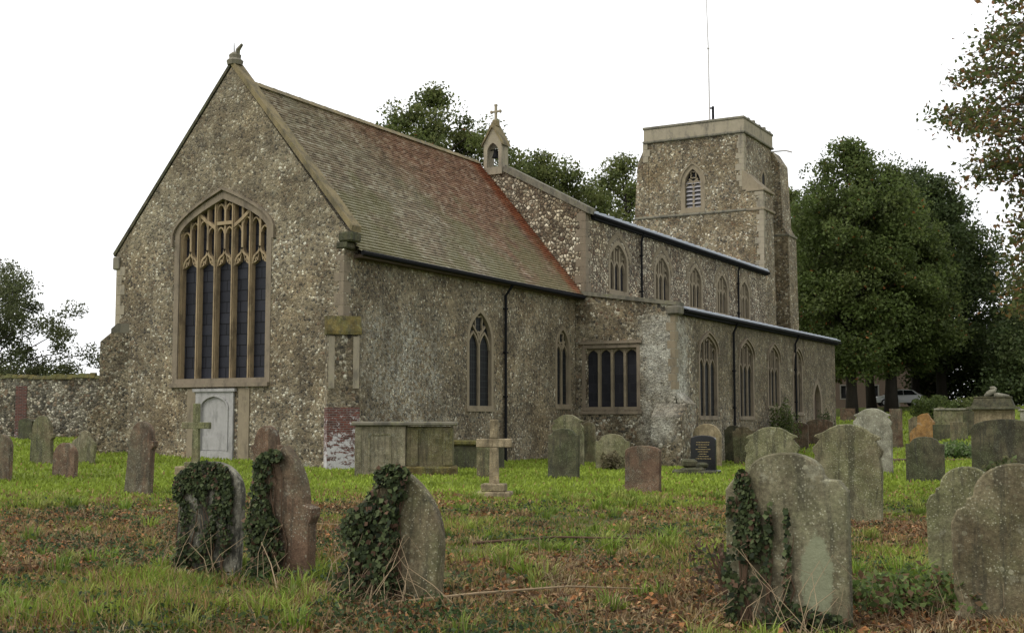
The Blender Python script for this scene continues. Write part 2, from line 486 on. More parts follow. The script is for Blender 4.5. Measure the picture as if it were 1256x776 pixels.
def bricks(name, wash=.5):
    b = NB(name, .9, .2)
    x, y, z = b.sep(b.obj)
    u = b.math('ADD', b.math('MULTIPLY', x, .707), b.math('MULTIPLY', y, .707))
    cx = b.n('ShaderNodeCombineXYZ', X=u, Y=z, Z=0.0).outputs[0]
    br = b.n('ShaderNodeTexBrick', Vector=cx, Scale=1.0, Color1=(.14,.045,.032), Color2=(.06,.028,.024), Mortar=(.13,.11,.095))
    br.inputs['Mortar Size'].default_value = .012; br.inputs['Brick Width'].default_value = .225; br.inputs['Row Height'].default_value = .075
    c = br.outputs[0]
    w_ = b.sstep(b.math('ADD', b.noise(b.map(b.obj, (1,1,1.6)), 4.2, 7, .8), b.math('MULTIPLY', b.math('SUBTRACT', 1.0, z), .09)), 1-wash-.015, 1-wash+.01)
    c = b.mix(b.math('MULTIPLY', w_, .95), c, b.mix(b.noise(b.obj, 12, 3), (.30,.295,.29), (.58,.57,.56)))
    b.bump(br.outputs[1], -.5, .02)
    return b.out(c)
MAT['brick'] = bricks('old brick with flaking whitewash', .475)
MAT['brick_plain'] = bricks('weathered red brick', .36)

def gravestone(name, c1, c2, algae=(.09,.105,.06), alg=.5, lich=.4, dark=.4, spots=(.40,.41,.36), rough=.85, extra=None):
    b = NB(name, rough, .2)
    P = b.randpos()
    x, y, z = b.sep(b.obj)
    c = b.mix(b.sstep(b.noise(P, 1.9, 6, .65), .33, .67), c1, c2)
    c = b.mix(b.sstep(b.math('ADD', b.noise(P, 1.1, 6, .7), b.math('MULTIPLY', b.rnd, .12)), 1-alg-.08, 1-alg+.22, 0, .9), c, b.mix(b.noise(P, 8, 5), tuple(q*.75 for q in algae), tuple(q*1.25 for q in algae)))
    st = b.noise(b.map(P, (6,6,.7)), 1.0, 6, .7)
    c = b.mix(b.sstep(st, .50, .60, 0, dark), c, (.035,.035,.028))
    sp = b.vor(P, 34, 'F1'); spn = b.noise(P, 2.2, 5, .7)
    m = b.math('MULTIPLY', b.sstep(sp, .20, .27, 1, 0), b.sstep(spn, .44, .52))
    c = b.mix(b.math('MULTIPLY', m, lich), c, spots)
    for sc_, th_, k_ in ((15.0, .24, .8), (70.0, .26, .7)):
        vn = b.n('ShaderNodeTexVoronoi', Vector=P, Scale=sc_)
        rr_ = b.n('ShaderNodeSeparateColor', Color=vn.outputs['Color']).outputs
        dd_ = b.math('ADD', vn.outputs['Distance'], b.math('MULTIPLY', b.noise(P, sc_*4, 3), .18))
        mm_ = b.math('MULTIPLY', b.math('LESS_THAN', dd_, b.math('MULTIPLY', rr_[0], th_+.16)), b.math('GREATER_THAN', rr_[1], .45))
        c = b.mix(b.math('MULTIPLY', mm_, lich*k_), c, b.mix(rr_[2], spots, (.15,.15,.09)))
    c = b.mix(b.sstep(b.noise(b.map(P, (1,1,1), (7,7,1)), 3.3, 7, .75), .59, .66, 0, lich*.8), c, tuple(q*.75 for q in spots))
    c = b.mix(1.0, c, b.mix(b.sstep(b.noise(P, 38, 5, .75), .34, .66), (.68,.67,.64), (1.20,1.20,1.16)), 'MULTIPLY')
    c = b.mix(1.0, c, b.mix(b.sstep(b.noise(P, 4.5, 6, .7), .35, .65), (.72,.70,.66), (1.18,1.18,1.12)), 'MULTIPLY')
    if extra: c = extra(b, c, P)
    b.bump(b.math('ADD', b.noise(P, 14, 6, .7), b.math('MULTIPLY', b.noise(P, 2.5, 3), .7)), .55, .025)
    return b.out(c)
MAT['st_red'] = gravestone('red brown sandstone', (.085,.052,.036), (.145,.095,.065), (.10,.095,.065), .46, .7, .5, (.27,.26,.22))
MAT['st_green'] = gravestone('algae green limestone', (.135,.115,.07), (.235,.215,.15), (.12,.125,.062), .55, .8, .5, (.33,.33,.25))
def front_extra(b, c, P):
    x, y, z = b.sep(b.obj)
    ns = b.math('MULTIPLY', b.math('SUBTRACT', b.noise(b.obj, 9, 6, .75), .5), .22)
    dx = b.math('DIVIDE', b.math('SUBTRACT', x, .24), .13); dz = b.math('DIVIDE', b.math('SUBTRACT', z, .42), .34)
    rr = b.math('ADD', b.math('SQRT', b.math('ADD', b.math('MULTIPLY', dx, dx), b.math('MULTIPLY', dz, dz))), b.math('MULTIPLY', ns, 6))
    c = b.mix(b.sstep(rr, .85, 1.05, .85, 0), c, b.mix(b.noise(b.obj, 30, 5, .8), (.13,.145,.085), (.24,.25,.16)))
    return c
MAT['st_front'] = gravestone('lichened front stone', (.11,.092,.06), (.21,.188,.135), (.12,.122,.07), .46, .75, .5, (.31,.305,.235), extra=front_extra)
def streak_extra(b, c, P):
    st = b.noise(b.map(P, (6,6,1.6)), 1.0, 6, .7)
    return b.mix(b.sstep(st, .45, .56, 0, .85), c, (.02,.02,.016))
MAT['st_streak'] = gravestone('pale streaked stone', (.14,.135,.11), (.23,.22,.185), (.17,.17,.12), .35, .5, .3, (.42,.42,.38), extra=streak_extra)
MAT['st_olive'] = gravestone('olive brown sandstone', (.095,.075,.045), (.18,.15,.10), (.085,.09,.045), .5, .7, .55, (.30,.29,.22))
MAT['st_dark'] = gravestone('dark mossy stone', (.045,.042,.028), (.095,.085,.055), (.05,.056,.028), .5, .5, .7, (.22,.23,.17))
MAT['st_pale'] = gravestone('pale lichened limestone', (.17,.165,.135), (.27,.26,.215), (.17,.17,.12), .42, .7, .3, (.46,.46,.42))
MAT['st_orange'] = gravestone('orange lichened stone', (.20,.11,.045), (.30,.17,.06), (.16,.14,.09), .35, .5, .3, (.38,.36,.30))
MAT['st_tan'] = gravestone('tan sandstone', (.20,.165,.108), (.285,.235,.16), (.16,.14,.085), .38, .4, .4, (.38,.27,.10))
MAT['st_black'] = plain('polished black granite', (.012,.012,.013), .2, .5)
MAT['gold'] = plain('worn gold lettering', (.32,.24,.10), .5)
MAT['st_tomb'] = gravestone('tomb limestone', (.15,.135,.098), (.25,.22,.16), (.13,.12,.07), .42, .6, .4)
MAT['st_tombdark'] = gravestone('mossy tomb stone', (.12,.10,.065), (.18,.155,.10), (.095,.09,.035), .55, .4, .5)

def leafmat(name, trans=.35, rough=.6, spec=.25):
    b = NB(name, rough, spec)
    at = b.n('ShaderNodeAttribute', _attribute_name='tint')
    b.put(b.b.inputs['Base Color'], at.outputs['Color'])
    tr = b.n('ShaderNodeBsdfTranslucent', Color=at.outputs['Color'])
    ms = b.n('ShaderNodeMixShader', Fac=trans)
    b.t.links.new(b.b.outputs[0], ms.inputs[1]); b.t.links.new(tr.outputs[0], ms.inputs[2])
    o = b.t.nodes['Material Output']; b.t.links.new(ms.outputs[0], o.inputs['Surface'])
    return b.m
MAT['leaf'] = leafmat('tree leaf', .45)
MAT['ivyleaf'] = leafmat('ivy leaf', .15, .7, .15)
MAT['blade'] = leafmat('grass blade', .3, .6, .2)
MAT['dry'] = leafmat('dry leaf', .15, .85, .1)

def bark(name='bark', c=(.075,.06,.045)):
    b = NB(name, .9, .15)
    n = b.noise(b.map(b.obj, (6,6,1)), 1.5, 6, .7)
    b.bump(n, .8, .05)
    return b.out(b.mix(n, tuple(q*.5 for q in c), tuple(q*1.4 for q in c)))
MAT['bark'] = bark()
MAT['bark_dark'] = bark('dark bark', (.035,.03,.024))
MAT['stem'] = plain('dead stem', (.24,.18,.11), .9, .1, .5, 3)
MAT['stem_dark'] = plain('brown bramble stem', (.085,.055,.035), .9, .1)

def groundmat():
    b = NB('soil and thatch', .95, .1)
    P = b.obj
    n = b.noise(P, 1.3, 6, .7); n2 = b.noise(P, 9, 6, .75)
    c = b.mix(n2, (.035,.028,.016), (.10,.075,.04))
    c = b.mix(b.sstep(n, .40, .62, .25, .85), c, b.mix(n2, (.05,.065,.018), (.12,.135,.04)))
    x, y, z = b.sep(P)
    dist = b.math('SQRT', b.math('ADD', b.math('MULTIPLY', x, x), b.math('MULTIPLY', y, y)))
    c = b.mix(b.sstep(dist, 22.0, 34.0), c, b.mix(n2, (.085,.115,.022), (.16,.19,.045)))
    b.bump(n2, .8, .06)
    return b.out(c)
MAT['ground'] = groundmat()

# ------------------------------------------------------------------ ground
def graded(lo, hi, step, far, g=1.18):
    a = list(np.arange(lo, hi+step*.5, step)); s = step
    l, h = a[0], a[-1]
    L = []; Hh = []
    while l > -far: s *= g; l -= s; L.append(l)
    s = step
    while h < far: s *= g; h += s; Hh.append(h)
    return np.array(L[::-1] + a + Hh)
gx = graded(-36, 10, .3, 2500); gy = graded(3, 50, .3, 2500)
GX, GY = np.meshgrid(gx, gy, indexing='ij')
GZ = terr(GX, GY)
near = np.clip((34-np.hypot(GX, GY))/12, 0, 1)
GZ = GZ + near*((fbm(GX, GY, 1.6, 5)-.5)*.14)
V = np.stack([GX, GY, GZ], -1).reshape(-1, 3)
ni, nj = GX.shape
I = (np.arange(ni-1)[:, None]*nj + np.arange(nj-1)[None, :]).ravel()
F = np.stack([I, I+nj, I+nj+1, I+1], -1)
tag(np_mesh('ground', V, F, MAT['ground'], smooth=True), kind='structure')
def gz(x, y): return terr(x, y) + np.clip((34-np.hypot(x, y))/12, 0, 1)*((fbm(x, y, 1.6, 5)-.5)*.14)

# ------------------------------------------------------------------ the church
church = thing('church', 'old flint parish church with a tiled chancel, low aisle and square west tower', 'church', CH)
def cpart(name, mb, mat, parent=None, smooth=False):
    return mb.build(name, mat, parent or church, CH, smooth)

def opening(a0, a1, sill, spring, apex, k=.62):
    return [(a0, sill), (a1, sill)] + arch(a0, a1, spring, apex, k)

def window(fr, a0, a1, sill, spring, apex, lights, style, sur=.16, depth=.32, stone='clere', gl='glass_dark', k=.62, hood=0.0, mull=.11, head=None):
    hole = opening(a0, a1, sill, spring, apex, k)
    m = MB()
    m.bar(fr, hole, sur*2, .014, -depth-.02, True)
    m.prism(fr, [(a0-sur*1.2, sill-sur*1.5), (a1+sur*1.2, sill-sur*1.5), (a1+sur*1.2, sill-.02), (a0-sur*1.2, sill-.02)], .06, -depth)
    if hood:
        hp = [(a1+sur+hood*.5, spring-.12)] + arch(a0-sur-hood*.5, a1+sur+hood*.5, spring, apex+sur*1.15+hood*.5, k) + [(a0-sur-hood*.5, spring-.12)]
        m.bar(fr, hp, hood, .09, -.02)
    wo = cpart('window', m, MAT[stone])
    t = MB()
    i0, i1 = a0+sur, a1-sur
    d0, d1 = -depth*.30, -depth*.80
    pitch = (i1-i0)/lights
    hz = head if head is not None else spring
    for i in range(1, lights):
        a = i0+pitch*i
        top = arch_z(a, a0, a1, spring, apex, k)-sur*.5 if style != 'y' else hz
        t.prism(fr, [(a-mull/2, sill), (a+mull/2, sill), (a+mull/2, top), (a-mull/2, top)], d0, d1)
    for i in range(lights):
        b0 = i0+pitch*i; b1 = b0+pitch
        pa = arch(b0, b1, hz-pitch*.35, hz+pitch*.45, .6, 5)
        t.bar(fr, pa, mull*.75, d0-.01, d1)
        if style == 'perp':
            am = (b0+b1)/2
            tz = arch_z(am, a0, a1, spring, apex, k)-sur*.4
            if tz > hz+pitch*.5:
                t.prism(fr, [(am-mull*.32, hz+pitch*.42), (am+mull*.32, hz+pitch*.42), (am+mull*.32, tz), (am-mull*.32, tz)], d0-.02, d1)
                for c0, c1 in ((b0, am), (am, b1)):
                    zt = min(arch_z(c0+.01, a0, a1, spring, apex, k), arch_z(c1-.01, a0, a1, spring, apex, k))-sur*.9
                    if zt > hz+pitch*.6:
                        t.bar(fr, arch(c0, c1, zt-pitch*.3, zt, .6, 4), mull*.5, d0-.02, d1)
            # spandrels
    if style == 'y':
        am = (i0+i1)/2
        zq = hz + (apex-hz)*.55
        t.bar(fr, [(am, hz-.02), (am-.10*pitch, hz+pitch*.35), (am-pitch*.55, hz+pitch*.75)], mull*.8, d0, d1)
        t.bar(fr, [(am, hz-.02), (am+.10*pitch, hz+pitch*.35), (am+pitch*.55, hz+pitch*.75)], mull*.8, d0, d1)
        q = [(am+math.cos(u)*pitch*.36*(1-.18*math.cos(4*u)), zq+math.sin(u)*pitch*.42*(1-.18*math.cos(4*u))) for u in np.linspace(0, 2*math.pi, 24, endpoint=False)]
        t.bar(fr, q, mull*.55, d0-.02, d1, True)
    cpart('tracery', t, MAT[stone], wo)
    g = MB(); g.face(fr, hole, -depth*.86)
    cpart('glass', g, MAT[gl], wo)
    return hole

def quoin(m, cx, cy, sx, sy, z0, z1, h=.32, big=.5, sml=.27, pr=.012):
    # stones wrapping an outer corner; sx, sy point into the two walls
    z = z0; k = 0
    while z < z1-.05:
        hh = min(h*random.uniform(.85, 1.2), z1-z)
        lx = (big if k % 2 else sml)*random.uniform(.85, 1.15); ly = (sml if k % 2 else big)*random.uniform(.85, 1.15)
        if True:
            xs = sorted((cx-sx*pr, cx+sx*lx)); ys = sorted((cy-sy*pr, cy+sy*ly))
            m.bbox(xs[0], xs[1], ys[0], ys[1], z+.002, z+hh-.002, .012)
        z += hh; k += 1

# --- chancel
FE = fr_y(32.6); FS = fr_x(-24.6)
EW = dict(a0=-31.98, a1=-27.76, sill=2.93, spring=8.18, apex=9.42, k=.42)
ehole = opening(EW['a0'], EW['a1'], EW['sill'], EW['spring'], EW['apex'], EW['k'])
nichehole = opening(-30.66, -29.42, .55, 2.05, 2.45, .8)
m = MB()
m.prism(FE, [(-34.98,-.8), (-24.6,-.8), (-24.6,7.6), (-24.45,7.72), (-29.58,13.98), (-35.05,7.58), (-34.98,7.5)], 0, -.7, [ehole])
side_w = [(40.42, 42.26, 2.06, 4.72, 5.85), (47.72, 49.02, 2.2, 4.75, 5.62)]
holes = [opening(a, b, s, sp, ap) for a, b, s, sp, ap in side_w]
m.prism(FS, [(33.3,-.8), (49.6,-.8), (49.6,7.42), (33.3,7.42)], 0, -.7, holes)
m.box(-34.96, -34.3, 33.3, 49.6, -.8, 7.4)
cpart('chancel_wall', m, MAT['flint_chancel'])

# great window of five lights
mw = MB()
mw.bar(FE, ehole, .22, .016, -.36, True)
hp = [(-27.76+.2, 7.75), (-27.76+.2, 8.18)] + arch(-31.98-.2, -27.76+.2, 8.18, 9.66, .42) [1:-1] + [(-31.98-.2, 8.18), (-31.98-.2, 7.75)]
mw.bar(FE, hp, .09, .10, -.02)
mw.prism(FE, [(-32.12,2.74), (-27.66,2.74), (-27.66,2.88), (-32.12,2.88)], .12, -.36)
ewin = cpart('window', mw, MAT['tracery_dark'])
t = MB()
i0, i1 = -31.86, -27.88
pt = (i1-i0)/5
az = lambda a: arch_z(a, EW['a0'], EW['a1'], EW['spring'], EW['apex'], EW['k'])-.06
D0, D1 = -.10, -.34
for i in range(6):
    a = i0+pt*i
    wd = .125 if 0 < i < 5 else .10
    t.prism(FE, [(a-wd/2,2.93), (a+wd/2,2.93), (a+wd*.2,2.93+.01), (a+wd*.2, az(min(max(a,i0+.05),i1-.05))), (a-wd*.2, az(min(max(a,i0+.05),i1-.05))), (a-wd/2, 7.2)], D0, D1) if False else \
    t.prism(FE, [(a-wd/2,2.93), (a+wd/2,2.93), (a+wd/2, az(min(max(a,i0+.08),i1-.08))), (a-wd/2, az(min(max(a,i0+.08),i1-.08)))], D0, D1)
    t.prism(FE, [(a-wd*.2,2.93), (a+wd*.2,2.93), (a+wd*.2, az(min(max(a,i0+.08),i1-.08))), (a-wd*.2, az(min(max(a,i0+.08),i1-.08)))], D0+.05, D0)
for i in range(5):
    b0, b1 = i0+pt*i, i0+pt*(i+1); am = (b0+b1)/2
    # ogee head of the light with its cusps
    hd = bez((b0+.06, 6.95), (b0+.10, 7.25), (am-.12, 7.32), 4)+bez((am-.12, 7.32), (am-.03, 7.36), (am, 7.55), 3)[1:]
    t.bar(FE, hd, .07, D0-.02, D1)
    t.bar(FE, [(2*am-p, q) for p, q in hd], .07, D0-.02, D1)
    for sg in (-1, 1):
        t.bar(FE, [(am+sg*(pt/2-.08), 6.98), (am+sg*(pt/2-.21), 7.05), (am+sg*(pt/2-.16), 7.2)], .05, D0-.05, D1)
        t.bar(FE, [(am+sg*.2, 7.2), (am+sg*.12, 7.1), (am+sg*.06, 7.32)], .04, D0-.05, D1)
    tz = az(am)
    t.prism(FE, [(am-.04,7.5), (am+.04,7.5), (am+.04,tz), (am-.04,tz)], D0-.02, D1)
    for c0, c1 in ((b0, am), (am, b1)):
        zt = min(az(c0+.02), az(c1-.02))-.10
        if i in (1, 3): zt = min(zt, 8.36 if (c0 if i == 1 else -c1) > (am if i == 1 else -am)-.01 else 8.62)
        if i == 2: zt = 8.32
        t.bar(FE, arch(c0+.04, c1-.04, zt-.22, zt, .7, 4), .05, D0-.03, D1)
        if i == 2:
            z2 = min(az(c0+.02), az(c1-.02))-.08
            t.bar(FE, arch(c0+.04, c1-.04, z2-.20, z2, .7, 4), .06, D0-.03, D1)
cx = (i0+i1)/2
t.prism(FE, [(cx-pt/2,8.40), (cx+pt/2,8.40), (cx+pt/2,8.52), (cx-pt/2,8.52)], D0+.02, D1)
for sg in (-1, 1):
    t.bar(FE, [(cx+sg*pt*.5, 8.30), (cx+sg*pt*1.05, 8.58), (cx+sg*pt*1.52, 8.88)], .11, D0+.02, D1)
cpart('tracery', t, MAT['tracery'], ewin)
g = MB(); g.face(FE, ehole, -.30)
cpart('glass', g, MAT['glass_slate'], ewin)
for a, b, s, sp, ap in side_w:
    window(FS, a, b, s, sp, ap, 2, 'y', .085, .17, 'clere', 'glass_lead', mull=.10, head=4.60)

# memorial under the window
mm = MB()
mm.prism(FE, [(-30.9,.12), (-29.18,.12), (-29.18,2.62), (-30.9,2.62)], .07, -.02, [nichehole])
mm.prism(FE, [(-31.0,2.58), (-29.08,2.58), (-29.08,2.68), (-31.0,2.68)], .13, -.02)
mm.bar(FE, [(-29.42,.55)] + nichehole[2:] + [(-30.66,.55)], .07, .10, .0)
mm.prism(FE, [(-30.62,.57), (-29.46,.57), (-29.46,1.05), (-30.62,1.05)], .03, .004)
mm.face(FE, nichehole, .006)
mem = cpart('memorial', mm, MAT['marble'])
for q0, q1 in ((-31.32, -30.94), (-28.98, -28.5)):
    ms = MB(); ms.prism(FE, [(q0,.1), (q1,.1), (q1,2.68), (q0,2.68)], .035, -.02); cpart('pilaster', ms, MAT['clere'], mem)

# coping, kneelers, broken finial
mc = MB()
mc.prism(FE, [(-24.28,7.74), (-24.24,7.94), (-29.58,14.24), (-29.58,14.0)], .05, -.46)
mcd = MB(); mcd.prism(FE, [(-29.58,14.06), (-29.58,14.22), (-35.16,7.72), (-35.10,7.60)], .03, -.46)
cop = cpart('coping', mc, MAT['coping']); cpart('coping', mcd, MAT['st_dark'])
mk = MB(); mk.bbox(-35.12, -34.8, 32.53, 33.05, 7.1, 7.58, .04); cpart('kneeler', mk, MAT['coping_grey'], cop)
mk = MB()
mk.bbox(-24.80, -24.26, 32.54, 33.08, 7.42, 7.74, .05)
mk.bbox(-24.90, -24.46, 32.56, 33.05, 7.2, 7.42, .04)
cpart('kneeler', mk, MAT['st_dark'], cop)
mf = MB()
mf.lathe((-29.58, 32.75, 14.05), [(.26,0), (.30,.15), (.20,.24), (.22,.36), (.12,.45), (.05,.47)], 10)
mf.tube([(-29.5,32.75,14.3), (-29.42,32.72,14.58), (-29.22,32.7,14.74)], [.10,.08,.05], 6)
mf.tube([(-29.62,32.75,14.4), (-29.64,32.75,14.86)], [.03,.015], 5)
cpart('finial', mf, MAT['coping_grey'], cop)

# roof of stepped tile courses
def tiled(m, xe, ze, xr, zr, y0, y1, n, ny=40):
    L = math.hypot(xr-xe, zr-ze); ux, uz = (xr-xe)/L, (zr-ze)/L
    nx, nz_ = (uz, -ux) if xe > xr else (-uz, ux)
    if nz_ < 0: nx, nz_ = -nx, -nz_
    ys = np.linspace(y0, y1, ny)
    vs = []; fs = []
    sag = (vnoise(ys, ys*0, 3.5, 3)-.5)*.07
    for i in range(n):
        for (s, h) in ((i*L/n, .085), ((i+1)*L/n, .012)):
            for j, y in enumerate(ys):
                q = h + random.uniform(-.004, .004) + sag[j]
                ss = s + random.uniform(-.005, .005)
                vs.append((xe+ux*ss+nx*q, y, ze+uz*ss+nz_*q))
    for i in range(2*n-1):
        for j in range(ny-1):
            fs.append((i*ny+j, i*ny+j+1, (i+1)*ny+j+1, (i+1)*ny+j))
    m.add(vs, fs)
m = MB()
tiled(m, -24.22, 7.10, -29.66, 13.62, 33.0, 49.66, 56, 70)
tiled(m, -35.1, 7.10, -29.66, 13.62, 33.0, 49.66, 56, 6)
roof = cpart('chancel_roof', m, MAT['tiles'])
m = MB()
for k in range(44):
    y = 33.0+k*.378
    m.add([(-29.9,y,13.54), (-29.66,y,13.76+.01*(k % 2)), (-29.42,y,13.54), (-29.9,y+.37,13.54), (-29.66,y+.37,13.755), (-29.42,y+.37,13.54)], [(0,1,4,3), (1,2,5,4), (0,2,1), (3,4,5)])
cpart('ridge_tiles', m, MAT['coping'], roof)
def gutter(pts, r=.075, mat='iron', parent=None):
    m = MB(); m.tube(pts, r, 8); return cpart('gutter', m, MAT[mat], parent)
gutter([(-24.14,33.0,7.08), (-24.14,49.55,7.02)], .085)
m = MB(); m.box(-24.58, -24.24, 33.12, 49.58, 6.94, 7.05); cpart('eaves_board', m, MAT['wood_dark'])
def drain(x, y, z0, z1, ztop_x=None):
    m = MB()
    pts = [(x+.09, y, z0), (x+.09, y, z1-.45)]
    if ztop_x: pts += [(ztop_x, y, z1)]
    else: pts += [(x+.09, y, z1)]
    m.tube(pts, .058, 8)
    z = z0+.8
    while z < z1-.6:
        m.bbox(x+.004, x+.16, y-.085, y+.085, z, z+.07, .01); z += 1.75
    cpart('drainpipe', m, MAT['iron'])
drain(-24.6, 43.17, -.05, 7.0, -24.16)

# corner buttresses set diagonally
def diag_buttress(cx, cy, sx, levels, half, mats, slope=.45):
    # levels: (z0, z1, projection); each ends in a sloped weathering
    r2 = math.sqrt(.5)
    ax = Vector((sx*r2, -r2)); tx = Vector((r2, sx*r2))
    def P(a, t_, z): return (cx+ax.x*a+tx.x*t_, cy+ax.y*a+tx.y*t_, z)
    obs = []
    for i, (z0, z1, pr, mt) in enumerate(levels):
        m = MB(); nxt = levels[i+1][2] if i+1 < len(levels) else -.1
        prof = [(-.5, z0), (pr, z0), (pr, z1-slope*(pr-nxt)), (nxt, z1), (-.5, z1)]
        n = len(prof)
        vs = [P(a, -half, z) for a, z in prof]+[P(a, half, z) for a, z in prof]
        m.add(vs, [tuple(range(n)), tuple(reversed(range(n, 2*n)))]+[(k, k+n, (k+1) % n+n, (k+1) % n) for k in range(n)])
        obs.append(cpart('buttress', m, MAT[mt]))
    return P, obs
P, ob = diag_buttress(-24.6, 32.6, 1, [(-.6, 2.0, .30, 'brick'), (2.0, 4.44, .24, 'flint_aisle')], .52, None, .1)
mb_ = MB()
for t_, z0, z1, h in ((-.50, 2.62, 4.3, .2), (.30, 2.62, 4.3, .2)):
    q = [P(.20, t_, z0), P(.262, t_, z0), P(.262, t_+h, z0), P(.20, t_+h, z0)]
    mb_.add(q+[(x, y, z1) for x, y, z in q], [(0,1,2,3), (4,7,6,5), (0,4,5,1), (1,5,6,2), (2,6,7,3), (3,7,4,0)])
cpart('facing_stone', mb_, MAT['dressed'], ob[1])
mb_ = MB()
def wedge(m, z0, z1, pr0, pr1, ov=.05, half=.57):
    q0 = [P(-.3, -half, z0), P(pr0+ov, -half, z0), P(pr0+ov, half, z0), P(-.3, half, z0)]
    q1 = [P(-.3, -half, z1), P(pr1, -half, z1), P(pr1, half, z1), P(-.3, half, z1)]
    m.add(q0+q1, [(3,2,1,0), (4,5,6,7), (0,1,5,4), (1,2,6,5), (2,3,7,6), (3,0,4,7)])
wedge(mb_, 4.36, 4.46, .26, .30, .06); wedge(mb_, 4.462, 4.98, .25, .02, .05)
MAT['moss'] = gravestone('mossy weathering stone', (.075,.06,.02), (.15,.115,.04), (.07,.075,.02), .5, .3, .5)
cpart('weathering', mb_, MAT['moss'], ob[1])
P, ob = diag_buttress(-34.98, 32.6, -1, [(-.6, 2.15, .85, 'flint_chancel'), (2.15, 4.75, .48, 'flint_chancel'), (4.75, 5.1, .12, 'coping_grey')], .5, None, .9)
mq = MB(); quoin(mq, -24.6, 32.6, -1, 1, 5.0, 7.0, .34, .36, .2, .006); cpart('quoins', mq, MAT['tracery_dark'])
mq = MB(); quoin(mq, -34.98, 32.6, 1, 1, 5.0, 7.2, .36, .40, .24, .008); cpart('quoins', mq, MAT['dressed'])

# --- nave
FN = fr_y(49.65); FC = fr_x(-24.1)
NR = 12.35
m = MB()
m.prism(FN, [(-33.7,-.5), (-24.1,-.5), (-24.1,10.95), (-28.1,13.12), (-29.7,13.12), (-33.7,10.95)], 0, -.6)
cl = [(52.15,54.2), (57.55,59.5), (62.25,64.15), (66.5,68.35), (70.4,72.2)]
holes = [opening(a, b, 7.55, 9.05, 9.92) for a, b in cl]
m.prism(FC, [(50.25,-.5), (75.4,-.5), (75.4,10.85), (50.25,10.85)], 0, -.6, holes)
m.box(-33.7, -33.1, 50.25, 75.4, -.5, 10.85)
cpart('nave_wall', m, MAT['flint_nave'])
for a, b in cl:
    window(FC, a, b, 7.55, 9.05, 9.92, 3, 'perp', .10, .24, 'clere', 'glass_dark', mull=.13, head=8.75)
for a, b in cl:                                             # voussoirs of flint and brick over each clerestory arch
    m = MB()
    pts = arch(a-.36, b+.36, 9.0, 10.32, .62, 12)
    for (p, q) in zip(pts[:-1], pts[1:]):
        for f in (0.05, .55):
            p1 = (p[0]+(q[0]-p[0])*f, p[1]+(q[1]-p[1])*f); p2 = (p[0]+(q[0]-p[0])*(f+.36), p[1]+(q[1]-p[1])*(f+.36))
            m.bar(FC, [p1, p2], .24, .02, -.02)
    cpart('voussoirs', m, MAT['clere'])
m = MB()
quoin(m, -24.1, 49.65, -1, 1, 7.3, 10.9, .32, .5, .28)
cpart('quoins', m, MAT['tracery_dark'])
m = MB()
m.add([(-23.88,50.1,10.93), (-23.88,75.5,10.93), (-28.9,75.5,NR), (-28.9,50.1,NR), (-33.9,50.1,10.93), (-33.9,75.5,10.93)], [(0,1,2,3), (3,2,5,4)])
m.add([(-23.88,50.1,10.84), (-23.88,75.5,10.84), (-28.9,75.5,NR-.09), (-28.9,50.1,NR-.09), (-23.88,50.1,10.93), (-23.88,75.5,10.93)], [(3,2,1,0), (0,1,5,4)])
for k in range(30):
    y = 50.6+k*.85
    m.tube([(-23.9,y,10.95), (-28.9,y,NR+.02)], .035, 5)
nroof = cpart('nave_roof', m, MAT['lead'])
m = MB(); m.box(-24.09, -23.9, 50.2, 75.4, 10.60, 10.835); cpart('fascia', m, MAT['iron'], nroof)
gutter([(-23.83,50.1,10.76), (-23.83,75.4,10.72)], .07)
m = MB()
m.prism(FN, [(-23.92,10.78), (-23.9,11.06), (-28.2,13.40), (-28.3,13.10)], .08, -.66)
m.prism(FN, [(-29.5,13.10), (-29.6,13.40), (-33.9,11.06), (-33.9,10.78)], .08, -.66)
cpart('coping', m, MAT['coping_grey'])
drain(-24.1, 55.72, 7.0, 10.75, -23.85)
drain(-24.1, 69.97, 7.0, 10.75, -23.85)
# bellcote
FB = fr_y(49.55)
bx0, bx1 = -29.33, -28.36
bh = opening(-29.14, -28.54, 13.35, 14.1, 14.5)
m = MB()
m.prism(FB, [(bx0,13.0), (bx1,13.0), (bx1,14.45), (-28.84,15.25), (bx0,14.45)], 0, -.62, [bh])
bell = cpart('bellcote', m, MAT['dressed'])
m = MB()
m.prism(FB, [(bx1+.09,14.36), (bx1+.06,14.50), (-28.84,15.46), (-28.84,15.24)], .08, -.70)
m.prism(FB, [(-28.84,15.24), (-28.84,15.46), (bx0-.06,14.50), (bx0-.09,14.36)], .08, -.70)
m.bbox(-28.97, -28.71, 49.7, 50.0, 15.3, 15.62, .04)
cpart('gable_cap', m, MAT['coping'], bell)
m = MB()
m.bbox(-28.895, -28.785, 49.79, 49.90, 15.55, 16.35, .02); m.bbox(-29.08, -28.60, 49.795, 49.895, 15.99, 16.08, .02)
for q in (-29.08, -28.60): m.bbox(q-.05, q+.05, 49.78, 49.91, 15.95, 16.11, .03)
m.bbox(-28.91, -28.77, 49.78, 49.91, 16.28, 16.40, .03)
cpart('cross', m, MAT['dressed'], bell)
m = MB(); m.lathe((-28.84,49.86,13.85), [(.02,.34), (.10,.32), (.13,.18), (.17,.05), (.20,0), (.18,.0)], 12)
m.tube([(-29.15,49.86,14.22), (-28.53,49.86,14.22)], .03, 6)
cpart('bell', m, MAT['iron'], bell)

